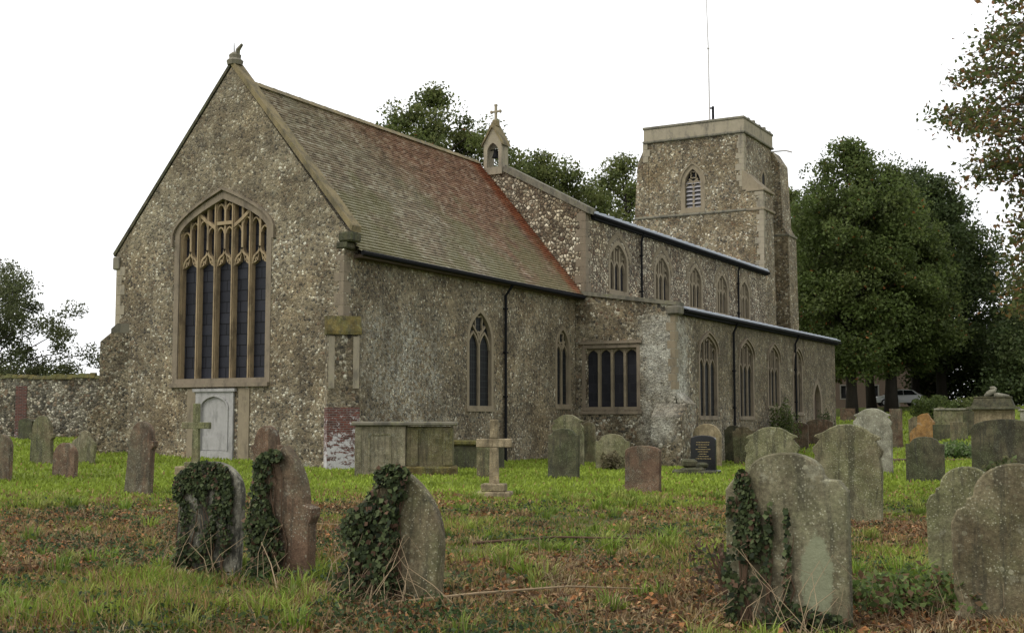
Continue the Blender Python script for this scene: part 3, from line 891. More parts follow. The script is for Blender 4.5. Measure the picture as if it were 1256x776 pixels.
# --- aisle
FA = fr_y(49.6); FAs = fr_x(-19.87)
sq = [(-24.2,2.1), (-21.58,2.1), (-21.58,4.82), (-24.2,4.82)]
m = MB()
m.prism(FA, [(-24.58,-1.2), (-19.87,-1.2), (-19.87,6.5), (-24.58,7.2)], 0, -.6, [sq])
al = [(52.45,54.75), (57.85,59.95), (62.3,64.25), (66.7,68.4)]
ah = [opening(a, b, 1.72+(.55 if i == 2 else .25 if i == 3 else 0), 4.75, 5.46) for i, (a, b) in enumerate(al)]
dh = opening(70.55, 72.25, .2, 2.6, 3.85)
m.prism(FAs, [(50.2,-1.2), (75.4,-1.2), (75.4,6.32), (50.2,6.32)], 0, -.6, ah+[dh])
m.box(-24.0, -20.47, 74.8, 75.39, -1, 6.3)
cpart('aisle_wall', m, MAT['flint_aisle'])
for i, (a, b) in enumerate(al):
    window(FAs, a, b, 1.72+(.55 if i == 2 else .25 if i == 3 else 0), 4.75, 5.46, 3, 'perp', .075, .17, 'tracery_dark', 'glass_lead', mull=.085, head=4.05, hood=.07)
m = MB()                                                     # square headed window of four lights
m.bar(FA, sq, .15, .014, -.33, True)
m.prism(FA, [(-24.4,4.93), (-21.4,4.93), (-21.4,5.05), (-24.4,5.05)], .09, -.02)
m.prism(FA, [(-24.35,1.86), (-21.42,1.86), (-21.42,2.0), (-24.35,2.0)], .07, -.3)
wo = cpart('window', m, MAT['tracery_dark'])
t = MB()
p4 = (2.62-.15)/4
for i in range(4):
    b0 = -24.125+p4*i
    if i: t.prism(FA, [(b0-.055,2.1), (b0+.055,2.1), (b0+.055,4.7), (b0-.055,4.7)], -.12, -.3)
    pa = arch(b0, b0+p4, 4.3, 4.68, .7, 5)
    t.prism(FA, [(b0+p4, 4.3)] + [(b0+p4, 4.76), (b0, 4.76), (b0, 4.3)] + pa[::-1][1:-1], -.17, -.3)
cpart('tracery', t, MAT['clere'], wo)
g = MB(); g.face(FA, sq, -.28); cpart('glass', g, MAT['glass_dark'], wo)
m = MB(); m.bar(FAs, dh, .3, .014, -.35, True)
door = cpart('door', m, MAT['tracery_dark'])
m = MB(); m.face(FAs, dh, -.30)
for k in range(5): m.prism(FAs, [(70.7+k*.29,.2), (70.97+k*.29,.2), (70.97+k*.29,3.0), (70.7+k*.29,3.0)], -.26, -.29)
cpart('door_leaf', m, MAT['wood_dark'], door)
m = MB()
m.prism(FA, [(-24.58,7.18), (-19.72,6.46), (-19.70,6.62), (-24.58,7.36)], .09, -.7)
m.bbox(-20.2, -19.64, 49.46, 50.1, 6.1, 6.46, .05)
cpart('coping', m, MAT['coping_grey'])
m = MB()
m.add([(-19.55,50.2,6.42), (-19.55,75.6,6.42), (-24.1,75.6,7.2), (-24.1,50.2,7.2), (-19.55,50.2,6.36), (-19.55,75.6,6.36), (-24.1,75.6,7.14), (-24.1,50.2,7.14)],
      [(0,1,2,3), (7,6,5,4), (0,4,5,1), (1,5,6,2), (0,3,7,4)])
for k in range(28): m.tube([(-19.57,50.6+k*.9,6.44), (-24.1,50.6+k*.9,7.22)], .03, 5)
aroof = cpart('aisle_roof', m, MAT['lead'])
m = MB(); m.box(-19.86, -19.66, 50.25, 75.5, 6.12, 6.335); cpart('fascia', m, MAT['iron'], aroof)
gutter([(-19.52,50.2,6.28), (-19.52,75.5,6.24)], .055)
drain(-19.87, 56.84, -.4, 6.2, -19.55)
drain(-19.87, 66.92, 0, 6.2, -19.55)
m = MB()
prof = [(-19.34,-1), (-19.36,1.7), (-19.86,2.15), (-20.66,2.15), (-20.72,1.9), (-20.78,-1)]
FBt = fr_y(49.6)
vs = []
pz = [(0.0,2.15), (.55,1.55), (.72,-1.0)]
m.add([(-20.74,49.59,2.3), (-19.36,49.59,2.3), (-20.74,48.98,1.75), (-19.36,48.98,1.75), (-20.76,48.86,-1), (-19.33,48.86,-1), (-20.76,49.59,-1), (-19.33,49.59,-1)],
      [(0,2,3,1), (2,4,5,3), (0,6,4,2), (1,3,5,7)])
m.add([(-19.36,49.59,2.3), (-19.36,50.6,2.3), (-19.33,50.6,-1), (-19.33,49.59,-1), (-19.86,49.59,2.75), (-19.86,50.6,2.75)], [(0,3,2,1), (0,1,5,4), (1,2,5), (0,4,3)])
cpart('buttress', m, MAT['flint_aisle'])
m = MB(); quoin(m, -19.87, 49.6, -1, 1, 2.9, 6.1, .34, .36, .2, .006); cpart('quoins', m, MAT['clere'])

# --- tower
FT = fr_y(75.5)
bw = opening(-29.58, -28.22, 15.2, 16.95, 18.05)
m = MB()
m.prism(FT, [(-33.3,-1), (-25.2,-1), (-25.45,19.95), (-32.2,19.95)], 0, -1.0, [bw])
m.add([(-25.2,76.5,-1), (-25.2,81.3,-1), (-25.45,81.3,19.95), (-25.45,76.5,19.95), (-33.3,76.5,-1), (-33.3,81.3,-1), (-32.2,81.3,19.95), (-32.2,76.5,19.95)],
      [(0,1,2,3), (1,5,6,2), (5,4,7,6), (2,6,7,3)])
cpart('tower_wall', m, MAT['flint_tower'])
window(FT, -29.58, -28.22, 15.2, 16.95, 18.05, 2, 'y', .14, .42, 'clere', 'glass_dark', mull=.13, head=16.85, hood=.09)
m = MB()
for k in range(7):
    z = 15.3+k*.27
    m.add([(-29.4,75.62,z), (-28.4,75.62,z), (-28.4,75.84,z+.22), (-29.4,75.84,z+.22), (-29.4,75.62,z+.03), (-28.4,75.62,z+.03), (-28.4,75.84,z+.25), (-29.4,75.84,z+.25)],
          [(0,1,2,3), (7,6,5,4), (0,4,5,1)])
cpart('louvre', m, MAT['louvre'])
m = MB()
m.box(-32.28, -25.37, 75.42, 81.38, 19.98, 20.80)
par = cpart('parapet', m, MAT['dressed'])
m = MB()
m.bbox(-32.36, -25.29, 75.34, 81.46, 19.86, 20.02, .04); m.bbox(-32.34, -25.31, 75.36, 81.44, 20.78, 20.96, .04)
for k in range(5): m.bbox(-25.75, -25.35, 76.4+k*1.1, 76.62+k*1.1, 20.94, 21.05+.06*(k % 2), .03)
cpart('parapet_coping', m, MAT['coping_grey'], par)
m = MB()
m.bbox(-33.02, -25.05, 75.40, 75.6, 14.82, 14.98, .04); m.box(-25.33, -25.2, 75.6, 81.2, 14.83, 14.97)
cpart('string_course', m, MAT['coping_grey'])
m = MB(); quoin(m, -25.44, 75.49, -1, 1, 16.4, 19.85, .36, .50, .30, .03); cpart('quoins', m, MAT['dressed'])
m = MB(); quoin(m, -32.3, 75.49, 1, 1, 18.6, 19.85, .42, .5, .3, .06); cpart('quoins', m, MAT['dressed'])
def hexa(m, b, t):
    m.add(list(b)+list(t), [(3,2,1,0), (4,5,6,7), (0,1,5,4), (1,2,6,5), (2,3,7,6), (3,0,4,7)])
def tbut(x0, x1, y0, y1, tiers, mats):
    prev = None
    m = MB()
    for (za, zb, xa, xb) in tiers:      # straight tier with slight batter then slope
        hexa(m, [(x0,y0,za), (xa,y0,za), (xa,y1,za), (x0,y1,za)], [(x0,y0,zb), (xb,y0,zb), (xb,y1,zb), (x0,y1,zb)])
    return cpart('buttress', m, MAT[mats])
bt = tbut(-26.3, 0, 75.46, 77.5, [(-1,14.8,-24.0,-24.2), (14.95,16.15,-24.2,-24.22)], 'flint_tower')
m = MB()
hexa(m, [(-25.55,75.42,16.16), (-24.16,75.42,16.16), (-24.16,77.55,16.16), (-25.55,77.55,16.16)], [(-25.55,75.44,17.4), (-25.40,75.44,17.4), (-25.40,77.2,17.4), (-25.55,77.2,17.4)])
m.bbox(-25.3, -24.08, 75.38, 77.6, 16.02, 16.18, .03)
m.bbox(-25.3, -24.08, 75.39, 77.6, 14.80, 14.97, .03)
cpart('weathering', m, MAT['clere'], bt)
m = MB(); quoin(m, -24.2, 75.46, -1, 1, 10.9, 16.0, .36, .48, .28, .03)
cpart('quoins', m, MAT['dressed'], bt)
bt2 = tbut(-25.8, 0, 81.3, 83.2, [(-1,14.0,-24.2,-24.4), (14.0,14.6,-24.4,-24.72), (14.6,18.9,-24.72,-24.9), (18.9,19.8,-24.9,-25.45)], 'flint_tower')
m = MB(); m.bbox(-25.6, -24.32, 81.26, 83.25, 13.9, 14.06, .03); cpart('weathering', m, MAT['coping_grey'], bt2)
btl = tbut(-32.0, 0, 75.47, 77.4, [(-1,14.8,-33.9,-33.1), (14.96,18.6,-33.0,-32.75), (18.6,19.6,-32.75,-32.25)], 'flint_tower')
FTx = fr_x(-25.40)
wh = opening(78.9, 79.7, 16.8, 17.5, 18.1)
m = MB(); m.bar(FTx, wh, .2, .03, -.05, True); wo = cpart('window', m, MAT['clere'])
g = MB(); g.face(FTx, wh, -.01); cpart('glass', g, MAT['cavity_shade'], wo)  # flat sheet with the opening's shade painted in; wall behind is uncut
m = MB(); m.tube([(-25.5,81.2,19.7), (-24.5,81.5,19.75), (-24.1,81.6,19.62)], [.05,.05,.06], 6); cpart('water_spout', m, MAT['pole'])
m = MB(); m.tube([(-28.95,79,20.3), (-29.0,79,26.8), (-29.15,79,32.5)], [.06,.045,.025], 8)
m.lathe((-29.0,79,26.75), [(.045,0), (.09,.03), (.09,.09), (.04,.12)], 8)
fp = cpart('flagpole', m, MAT['pole'])
m = MB(); m.tube([(-28.72,79,20.3), (-28.72,79,22.75)], .09, 8); m.box(-28.98, -28.66, 78.97, 79.03, 22.6, 22.7); m.box(-28.98, -28.66, 78.97, 79.03, 21.4, 21.5)
cpart('mast_post', m, MAT['iron'], fp)

# ------------------------------------------------------------------ boundary wall on the left
A = Vector((-75, 29.5)); B = Vector((-36.2, 51.5))
dv = (B-A).normalized(); nv = Vector((dv.y, -dv.x))
Lw = (B-A).length
bwall = thing('boundary_wall', 'flint boundary wall with a mossy top and one red brick strip', 'wall', (-54.7, 41.0, terr(-54.7, 41.0)))
OFFW = tuple(bwall.location); bwall['kind'] = 'thing'
ns = 40
m = MB(); mc = MB()
def wl(t, d): return A + dv*t + nv*d
for i in range(ns):
    t0, t1 = Lw*i/ns, Lw*(i+1)/ns
    h0 = 3.72+.05*math.sin(i*1.7); h1 = 3.72+.05*math.sin((i+1)*1.7)
    q = [wl(t0,.2), wl(t1,.2), wl(t1,-.2), wl(t0,-.2)]
    hexa(m, [(p.x,p.y,0) for p in q], [(q[0].x,q[0].y,h0), (q[1].x,q[1].y,h1), (q[2].x,q[2].y,h1), (q[3].x,q[3].y,h0)])
    nseg = 4
    for s in range(nseg):
        u0 = t0+(t1-t0)*s/nseg; u1 = t0+(t1-t0)*(s+1)/nseg-.01
        hh = random.uniform(.10,.24)
        q = [wl(u0,.27), wl(u1,.27), wl(u1,-.27), wl(u0,-.27)]; qt = [wl(u0,.10), wl(u1,.10), wl(u1,-.10), wl(u0,-.10)]
        zb = min(h0,h1)+.004
        hexa(mc, [(p.x,p.y,zb-.03) for p in q], [(p.x,p.y,zb+hh) for p in qt])
m.build('wall_face', MAT['flint_wall'], bwall, OFFW)
mc.build('mossy_coping', MAT['moss'], bwall, OFFW)
m = MB()
tq = (Vector((-51.9, 42.4))-A).dot(dv)
q = [wl(tq-.28,.225), wl(tq+.28,.225), wl(tq+.28,.1), wl(tq-.28,.1)]
hexa(m, [(p.x,p.y,.3) for p in q], [(p.x,p.y,3.3) for p in q])
m.build('brick_strip', MAT['brick_plain'], bwall, OFFW)

# ------------------------------------------------------------------ headstones
def outline(kind, W, H, z0=-.3):
    h = W/2
    def arc(a0, a1, zs, za, n=12): # circular-ish arc right->left
        m_ = (a0+a1)/2; rr = (a1-a0)/2
        return [(m_+rr*math.cos(t), zs+(za-zs)*math.sin(t)) for t in np.linspace(0, math.pi, n)]
    if kind == 'round': top = arc(-h, h, H-h*.85, H, 16)
    elif kind == 'camber': top = arc(-h, h, H-.16*W, H, 14)
    elif kind == 'shoulder':
        a = .63*h; s = H-.205*W
        top = [(h, s-.10*W), (h-.07*W, s-.012), (a+.015*W, s-.004), (a, s+.02)] + arc(-a+.01, a-.01, s+.03, H, 16) + [(-a, s+.02), (-a-.015*W, s-.004), (-h+.07*W, s-.012), (-h, s-.10*W)]
    elif kind == 'cavetto':
        a = .64*h; s = H-.28*W
        top = [(h, s-.20*W), (h-.05*W, s-.09*W), (h-.12*W, s-.06*W), (h-.13*W, s)] + arc(-a, a, s+.02, H, 14) + [(-h+.13*W, s), (-h+.12*W, s-.06*W), (-h+.05*W, s-.09*W), (-h, s-.20*W)]
    elif kind == 'scroll':
        top = []
        right = [(h, H-.62*W), (h*.93, H-.48*W), (h, H-.42*W), (h*1.01, H-.36*W), (h*.88, H-.29*W), (h*.80, H-.23*W), (h*.96, H-.20*W), (h*.93, H-.17*W), (h*.72, H-.13*W), (h*.5, H-.06*W), (h*.28, H-.012*W), (0, H)]
        top = right + [(-x, z) for x, z in right[-2::-1]]
    elif kind == 'hump':
        right = [(h, H-.20*W), (h*.8, H-.195*W), (h*.72, H-.15*W), (h*.6, H-.07*W), (h*.35, H-.018*W), (0, H)]
        top = right + [(-x, z) for x, z in right[-2::-1]]
    elif kind == 'ogee':
        right = [(h, H-.38*W), (h*.98, H-.28*W), (h*.8, H-.23*W), (h*.6, H-.20*W), (h*.45, H-.10*W), (h*.22, H-.02*W), (0, H)]
        top = right + [(-x, z) for x, z in right[-2::-1]]
    elif kind == 'gothic': top = arch(-h, h, H-.72*W, H, .66, 8)
    elif kind == 'kneeler':
        s = H-.78*W
        a = h*.80
        top = [(h, s-.16), (h*1.10, s-.08), (h*1.10, s+.0), (a+.02, s+.02)] + arch(-a, a, s+.03, H, .62, 9) + [(-a-.02, s+.02), (-h*1.10, s), (-h*1.10, s-.08), (-h, s-.16)]
    elif kind == 'roundkneel':
        s = H-.55*W; a = h*.86
        top = [(h*.9, s-.2), (h*1.08, s-.12), (h*1.08, s-.02), (a+.01, s+.0)] + arc(-a, a, s, H, 14) + [(-a-.01, s), (-h*1.08, s-.02), (-h*1.08, s-.12), (-h*.9, s-.2)]
    elif kind == 'peak':
        right = [(h, H-.42*W), (h*.9, H-.34*W), (h*.62, H-.26*W), (h*.40, H-.16*W), (h*.30, H-.05*W), (0, H)]
        top = right + [(-x, z) for x, z in right[-2::-1]]
    elif kind == 'broken':
        top = [(h, H*.45), (h*.8, H*.55), (h*.82, H*.72), (h*.55, H*.86), (h*.35, H), (-h*.1, H*.97), (-h*.4, H*.9), (-h*.45, H*.6), (-h*.8, H*.5), (-h, H*.38)]
    else: top = [(h, H), (-h, H)]
    pts = [(-h, z0), (h, z0)] + top
    res = [pts[0]]
    for p in pts[1:]:
        if math.hypot(p[0]-res[-1][0], p[1]-res[-1][1]) > 1e-3: res.append(p)
    return res

def slab(m, pts, T, bev=.014):
    n = len(pts)
    P = [Vector(p) for p in pts]
    ins = []
    for i in range(n):
        t1 = (P[i]-P[i-1]).normalized(); t2 = (P[(i+1) % n]-P[i]).normalized()
        n1 = Vector((-t1.y, t1.x)); n2 = Vector((-t2.y, t2.x))
        nn = n1+n2
        nn = nn.normalized() if nn.length > .2 else n1
        ins.append(P[i]+nn*bev)
    rings = [(ins, -T/2), (P, -T/2+bev), (P, T/2-bev), (ins, T/2)]
    vs = [(p[0], y, p[1]) for ring, y in rings for p in ring]
    fs = []
    for j in range(3):
        for i in range(n):
            k = (i+1) % n
            fs.append((j*n+i, j*n+k, (j+1)*n+k, (j+1)*n+i))
    tris = tessellate_polygon([[Vector((p[0], p[1], 0)) for p in ins]])
    for t in tris:
        fs.append(tuple(t)); fs.append(tuple(i+3*n for i in reversed(t)))
    m.add(vs, fs)

def headstone(label, kind, x, y, W, H, mat, T=.11, rz=0, lean=0, roll=0, group=None, name='headstone', cat='headstone', z=None):
    m = MB(); slab(m, outline(kind, W, H), T)
    o = m.build(name, MAT[mat])
    o.location = (x, y, float(gz(x, y)) if z is None else z)
    o.rotation_euler = (R(lean), R(roll), R(rz))
    return tag(o, label, cat, group or 'churchyard headstones')

H_ = headstone
# left group
H_('dark red-brown round-topped headstone cut off by the picture border', 'round', -26.6, 21.14, .80, 1.18, 'st_red', .12, 2, -1)
H_('tall grey-brown round-shouldered headstone before the boundary wall', 'roundkneel', -31.2, 26.3, .98, 1.48, 'st_olive', .13, 0, 1, 1)
H_('dark narrow headstone half hidden behind the tall grey-brown one', 'camber', -46.4, 38.2, .9, .98, 'st_dark', .13)
H_('low red-brown round headstone, smallest before the boundary wall', 'round', -26.85, 23.4, .86, .92, 'st_red', .13, 0, -2)
H_('pointed grey headstone with curved shoulders near the church corner', 'peak', -30.8, 27.5, 1.05, 1.03, 'st_green', .11, 0, -4, 3)
H_('small white stone standing at the foot of the boundary wall', 'camber', -50.2, 42.0, .85, .95, 'st_pale', .14)
H_('tall narrow red-brown headstone with side brackets near the grey cross', 'roundkneel', -20.1, 19.5, .72, 1.55, 'st_red', .15, 2, -2, 2)
H_('red-brown round-headed stone behind the ivied pointed headstone', 'roundkneel', -18.1, 21.3, .76, 1.45, 'st_red', .15)
H_('pale streaked headstone almost covered by dark ivy', 'round', -9.16, 9.88, .80, 1.14, 'st_streak', .12, 3, -2, 1)
H_('large pointed red sandstone headstone with ivy down one side', 'kneeler', -8.14, 9.83, .74, 1.34, 'st_red', .13, 0, 3, 4)
H_('round-shouldered buff headstone with ivy hanging over its centre', 'gothic', -6.33, 9.15, .90, 1.16, 'st_olive', .14, 6, -5, 1.5)
# middle group
H_('plain brown slab headstone behind the tan cross', 'flat', -17.2, 29.2, .52, .95, 'st_olive', .12)
H_('dark green-black headstone with a low hump beside the chancel wall', 'hump', -15.4, 30.3, .92, 1.36, 'st_dark', .12, 0, -1)
H_('wavy-topped grey-green headstone behind the dark hump-topped one', 'scroll', -19.8, 39.3, 1.22, 1.82, 'st_green', .12)
H_('narrow round stone beside the wavy-topped grey-green headstone', 'round', -21.5, 44.5, .55, 1.6, 'st_olive', .12)
H_('grey hump-topped headstone with a dry clump in front', 'hump', -17.3, 37.6, 1.2, 1.18, 'st_green', .12)
H_('stubby brown lichened round-topped headstone alone on the lawn', 'camber', -11.05, 25.6, .83, 1.05, 'st_red', .13, 0, -2)
k_ = H_('black polished granite headstone with gilt lettering', 'camber', -13.5, 35.9, .80, 1.14, 'st_black', .10)
mg = MB()
for r_ in range(8):
    wd = random.uniform(.2, .46); x_ = -wd/2
    zz = .92-r_*.07
    while x_ < wd/2:
        l_ = random.uniform(.012, .04); mg.box(x_, x_+l_, -.0515, -.0495, zz, zz+.018); x_ += l_+.018
mg.build('inscription', MAT['gold'], k_)
kb = MB(); kb.bbox(-.5, .5, -.16, .16, -.2, .10, .02); kb.build('plinth', MAT['st_black'], k_)
H_('pale arched headstone with a brown band behind the black granite one', 'round', -18.6, 49.9, 1.25, 1.85, 'st_tan', .14)
H_('dark headstone leaning on the aisle wall nearest the drainpipe', 'hump', -18.9, 54.2, .86, 1.66, 'st_dark', .12, 0, 4)
H_('olive headstone leaning on the aisle wall beside the pale arched stone', 'hump', -18.0, 53.0, .98, 1.62, 'st_olive', .12, 0, 3, -2)
H_('brown round stone under the aisle windows, behind the scroll-topped pair', 'camber', -18.9, 64.0, 1.15, 1.35, 'st_red', .13)
H_('low wide red-brown stone beside the aisle door', 'camber', -18.3, 66.2, 1.4, 1.4, 'st_red', .14, 0, 2)
# right group
H_('green scroll-topped headstone, smaller and farther of the pair', 'scroll', -8.6, 27.2, 1.22, 1.44, 'st_green', .11, 3, -1, -1)
H_('big olive scroll-topped headstone leaning slightly, nearer of the pair', 'scroll', -5.1, 19.9, 1.08, 1.53, 'st_green', .12, 4, 3, 2)
H_('large lichened headstone in front with ivy over half its face', 'shoulder', -2.95, 9.68, .97, 1.37, 'st_front', .13, 0, -1, -.5)
H_('tall pale lichened headstone with a wavy top near the trees', 'scroll', -8.85, 37.7, 1.12, 1.92, 'st_pale', .13, 0, 1)
H_('thin brown stone peeping out behind the tall pale headstone', 'flat', -14.0, 64.6, .62, 1.95, 'st_red', .12)
H_('dark hump-topped headstone standing alone before the tall pale one', 'hump', -6.48, 33.15, .95, 1.16, 'st_dark', .12, 0, -1)
H_('round-arched green headstone with a notched shoulder behind the big stepped one', 'cavetto', -2.22, 13.5, .80, 1.11, 'st_green', .12, 2, -1, -1)
H_('large brown headstone with stepped shoulder, nearest and cut by the border', 'cavetto', -1.36, 10.55, .98, 1.25, 'st_olive', .14, 3, 0, -1)
H_('broad very dark round-cornered headstone before the pedestal tomb', 'camber', -4.15, 30.2, 1.42, 1.60, 'st_dark', .13)
H_('orange lichened broken monument among the far graves', 'broken', -12.6, 64.3, 1.3, 1.62, 'st_orange', .3)
H_('small square grey headstone on the far lawn', 'flat', -9.9, 58.3, .74, .82, 'st_olive', .12)
H_('small dark square headstone touching the orange broken monument', 'flat', -11.6, 63.5, .8, .95, 'st_dark', .12)
H_('rounded grey-blue headstone behind the orange broken monument', 'round', -15.0, 82.0, .85, 1.15, 'st_green', .12)
H_('narrow dark stone close behind the square grey headstone', 'camber', -10.9, 67.0, .52, 1.3, 'st_dark', .12)
H_('tiny dark stone low beside the tall pale headstone', 'camber', -12.4, 52.5, .6, .62, 'st_dark', .12)
H_('reddish square headstone under the trees beyond the aisle', 'flat', -24.4, 96.0, 1.15, .95, 'st_red', .14)
H_('brown stone half hidden beside the orange monument', 'hump', -13.4, 66.5, .75, 1.3, 'st_olive', .12)

# stone crosses
def cross(label, x, y, H, span, mat, rz, base, zoff=0):
    r = thing('cross_monument', label, 'cross', (x, y, float(gz(x, y))+zoff), (0, 0, R(rz)))
    m = MB(); zc = H*.70; s = .085
    b0 = sum(b[2] for b in base)
    vs0 = [(-s*1.15,-s*.8,b0), (s*1.15,-s*.8,b0), (s*1.15,s*.8,b0), (-s*1.15,s*.8,b0)]
    hexa(m, vs0, [(-s,-s*.7,zc-.09), (s,-s*.7,zc-.09), (s,s*.7,zc-.09), (-s,s*.7,zc-.09)])
    m.bbox(-s, s, -s*.7, s*.7, zc+.09, H, .015)
    m.bbox(-span/2, span/2, -s*.72, s*.72, zc-.09, zc+.09, .015)
    m.build('shaft', MAT[mat], r)
    z = -.12
    for i, (w_, d_, h_) in enumerate(base):
        mm_ = MB(); mm_.bbox(-w_/2, w_/2, -d_/2, d_/2, z, z+h_+(.12 if i == 0 else 0), .02); mm_.build('step', MAT['st_tan'] if i == 0 else MAT[mat], r); z += h_+(.12 if i == 0 else 0)
    return r
cross('tall grey-green stone cross below the memorial', -24.45, 25.8, 2.02, .86, 'st_green', 12, [(.95,.6,.30), (.5,.42,.12)])
cross('tan stone cross on a stepped base in the middle of the grass', -13.05, 22.5, 1.62, .74, 'st_tan', 22, [(.72,.6,.14), (.5,.42,.16)])

# chest tombs
r = thing('chest_tomb', 'tall chest tomb with a slab lid against the chancel wall', 'tomb', (-20.3, 29.9, .0), (0, 0, R(30)))
m = MB(); m.bbox(-1.38, .05, -.55, .55, -.2, 1.44, .02); m.build('panelled_end', MAT['st_tomb'], r)
m = MB(); m.bar(lambda a, z, d: (a, -.55-d, z), [(-.98,.22), (-.98,1.2), (-.38,1.2), (-.38,.22)], .05, .02, -.01, True)
m.bbox(-1.385, -1.2, -.565, -.54, -.1, 1.4, .01); m.bbox(-.2, .04, -.565, -.54, -.1, 1.4, .01); m.build('panel_frame', MAT['st_tomb'], r)
m = MB(); m.bbox(.055, 1.36, -.50, .50, -.2, 1.42, .03); m.bbox(.2, .4, -.54, -.49, .3, 1.35, .02); m.bbox(1.12, 1.38, -.56, .5, .3, 1.38, .03); m.build('mossy_end', MAT['st_tombdark'], r)
m = MB(); m.bbox(-.1, 1.5, -.70, .6, -.2, .30, .05); m.build('plinth', MAT['moss'], r)
m = MB(); m.bbox(-1.48, 1.5, -.66, .66, 1.44, 1.56, .03); m.build('lid', MAT['coping_grey'], r)
r = thing('table_tomb', 'low dark mossy box tomb behind the chest tomb', 'tomb', (-21.4, 35.6, -.02), (0, 0, R(8)))
m = MB(); m.bbox(-1.0, .9, -.42, .42, -.2, .80, .03); m.build('body', MAT['st_dark'], r)
m = MB(); m.bbox(-1.1, 1.0, -.52, .52, .80, .96, .04); m.build('lid', MAT['moss'], r)
r = thing('pedestal_tomb', 'stepped pedestal tomb with a draped sculpture under the far trees', 'tomb', (-11.4, 78.9, 1.2), (0, 0, R(4)))
m = MB(); m.bbox(-1.4, 1.4, -.8, .8, -.3, .16, .04); m.bbox(-1.15, 1.15, -.62, .62, .16, 1.05, .03); m.build('pedestal', MAT['st_tan'], r)
m = MB(); m.bar(lambda a, z, d: (a, -.62-d, z), [(-.95,.3), (.95,.3), (.95,.92), (-.95,.92)], .06, .03, -.01, True); m.build('panel_frame', MAT['st_tan'], r)
m = MB()
hexa(m, [(-1.5,-.92,1.05), (1.5,-.92,1.05), (1.5,.92,1.05), (-1.5,.92,1.05)], [(-1.4,-.84,1.2), (1.4,-.84,1.2), (1.4,.84,1.2), (-1.4,.84,1.2)])
hexa(m, [(-1.2,-.66,1.2), (1.2,-.66,1.2), (1.2,.66,1.2), (-1.2,.66,1.2)], [(-1.0,-.5,1.72), (1.0,-.5,1.72), (1.0,.5,1.72), (-1.0,.5,1.72)])
m.bbox(-1.05, 1.05, -.55, .55, 1.72, 1.80, .02)
m.build('cap', MAT['st_dark'], r)
m = MB()
m.tube([(-.45,0,1.80), (-.25,0,1.98), (0,0,2.1), (.15,0,2.35)], [.10,.16,.19,.10], 8); m.tube([(.05,0,1.9), (.5,.05,1.86), (.9,0,1.84)], [.16,.12,.05], 8)
m.lathe((0,0,2.2), [(.10,0), (.16,.05), (.17,.16), (.1,.2)], 10)
m.build('sculpture', MAT['st_pale'], r, smooth=True)
def low_tomb(label, x, y, w_, d_, h_, mat, rz=0):
    r = thing('table_tomb', label, 'tomb', (x, y, float(gz(x, y))), (0, 0, R(rz)))
    m = MB(); m.bbox(-w_/2, w_/2, -d_/2, d_/2, -.3, h_-.12, .03); m.build('body', MAT[mat], r)
    m = MB(); m.bbox(-w_/2-.08, w_/2+.08, -d_/2-.08, d_/2+.08, h_-.12, h_, .03); m.build('lid', MAT['st_pale'], r)
low_tomb('grey box tomb beside the stepped pedestal tomb', -14.0, 80.5, 1.9, .9, 1.15, 'st_green')
low_tomb('pale box tomb cut off by the border beside the pedestal tomb', -8.6, 77.5, 2.2, .9, 1.05, 'st_pale')
# kerb blocks by the black stone
def rubble(label, pts, mat):
    r = thing('stone_blocks', label, 'stone blocks', (pts[0][0], pts[0][1], float(gz(pts[0][0], pts[0][1]))))
    for (x, y, w_, d_, z0, h_, rz) in pts:
        m = MB(); m.bbox(-w_/2, w_/2, -d_/2, d_/2, 0, h_, .05); o = m.build('block', MAT[mat], r)
        o.location = (x-pts[0][0], y-pts[0][1], z0); o.rotation_euler = (R(random.uniform(-4,4)), R(random.uniform(-4,4)), R(rz))
rubble('pile of dark mossy broken kerb blocks before the black granite headstone', [(-13.35,34.6,.7,.5,-.05,.26,10), (-13.5,34.7,.45,.4,.22,.22,30), (-12.85,34.45,.5,.35,-.05,.18,-15), (-13.15,34.75,.35,.3,.2,.15,50), (-13.7,34.4,.4,.3,-.05,.2,20)], 'st_dark')
m = MB(); m.bbox(-.42, .42, -.28, .28, -.06, .05, .02); o = m.build('ground_slab', MAT['st_pale']); o.location = (-11.3, 34.9, float(gz(-11.3, 34.9))); o.rotation_euler = (0, 0, .3)
tag(o, 'flat pale slab lying in the lawn near the black granite headstone', 'slab', None, 'thing')
m = MB(); m.bbox(-1.3, 1.3, -.1, .1, -.06, .10, .02); o = m.build('grave_kerb', MAT['st_red']); o.location = (-8.7, 45.6, float(gz(-8.7, 45.6))); o.rotation_euler = (0, 0, .45)
tag(o, 'low stone grave kerb in the far lawn before the leafy patch', 'kerb', None, 'thing')

# ------------------------------------------------------------------ leaf clouds
def basis(n, up=.0):
    nrm = rng.normal(size=(n, 3)); nrm[:, 2] += up
    nrm /= np.linalg.norm(nrm, axis=1, keepdims=True)
    a = rng.normal(size=(n, 3)); a -= nrm*(a*nrm).sum(1, keepdims=True); a /= np.linalg.norm(a, axis=1, keepdims=True)
    return nrm, a, np.cross(nrm, a)
def leaves(P, size, colr, up=.6, wr=.6, fold=.15, nab=None):
    n = len(P)
    nrm, a, b = nab if nab is not None else basis(n, up)
    s = np.broadcast_to(np.asarray(size), (n,))[:, None]
    v0 = P-a*s*.5; v2 = P+a*s*.5
    v1 = P+b*s*wr*.5+nrm*s*fold-a*s*.08; v3 = P-b*s*wr*.5+nrm*s*fold-a*s*.08
    V = np.stack([v0, v1, v2, v3], 1).reshape(-1, 3)
    F = np.arange(n*4).reshape(-1, 4)
    return V, F, np.repeat(colr, 4, 0)

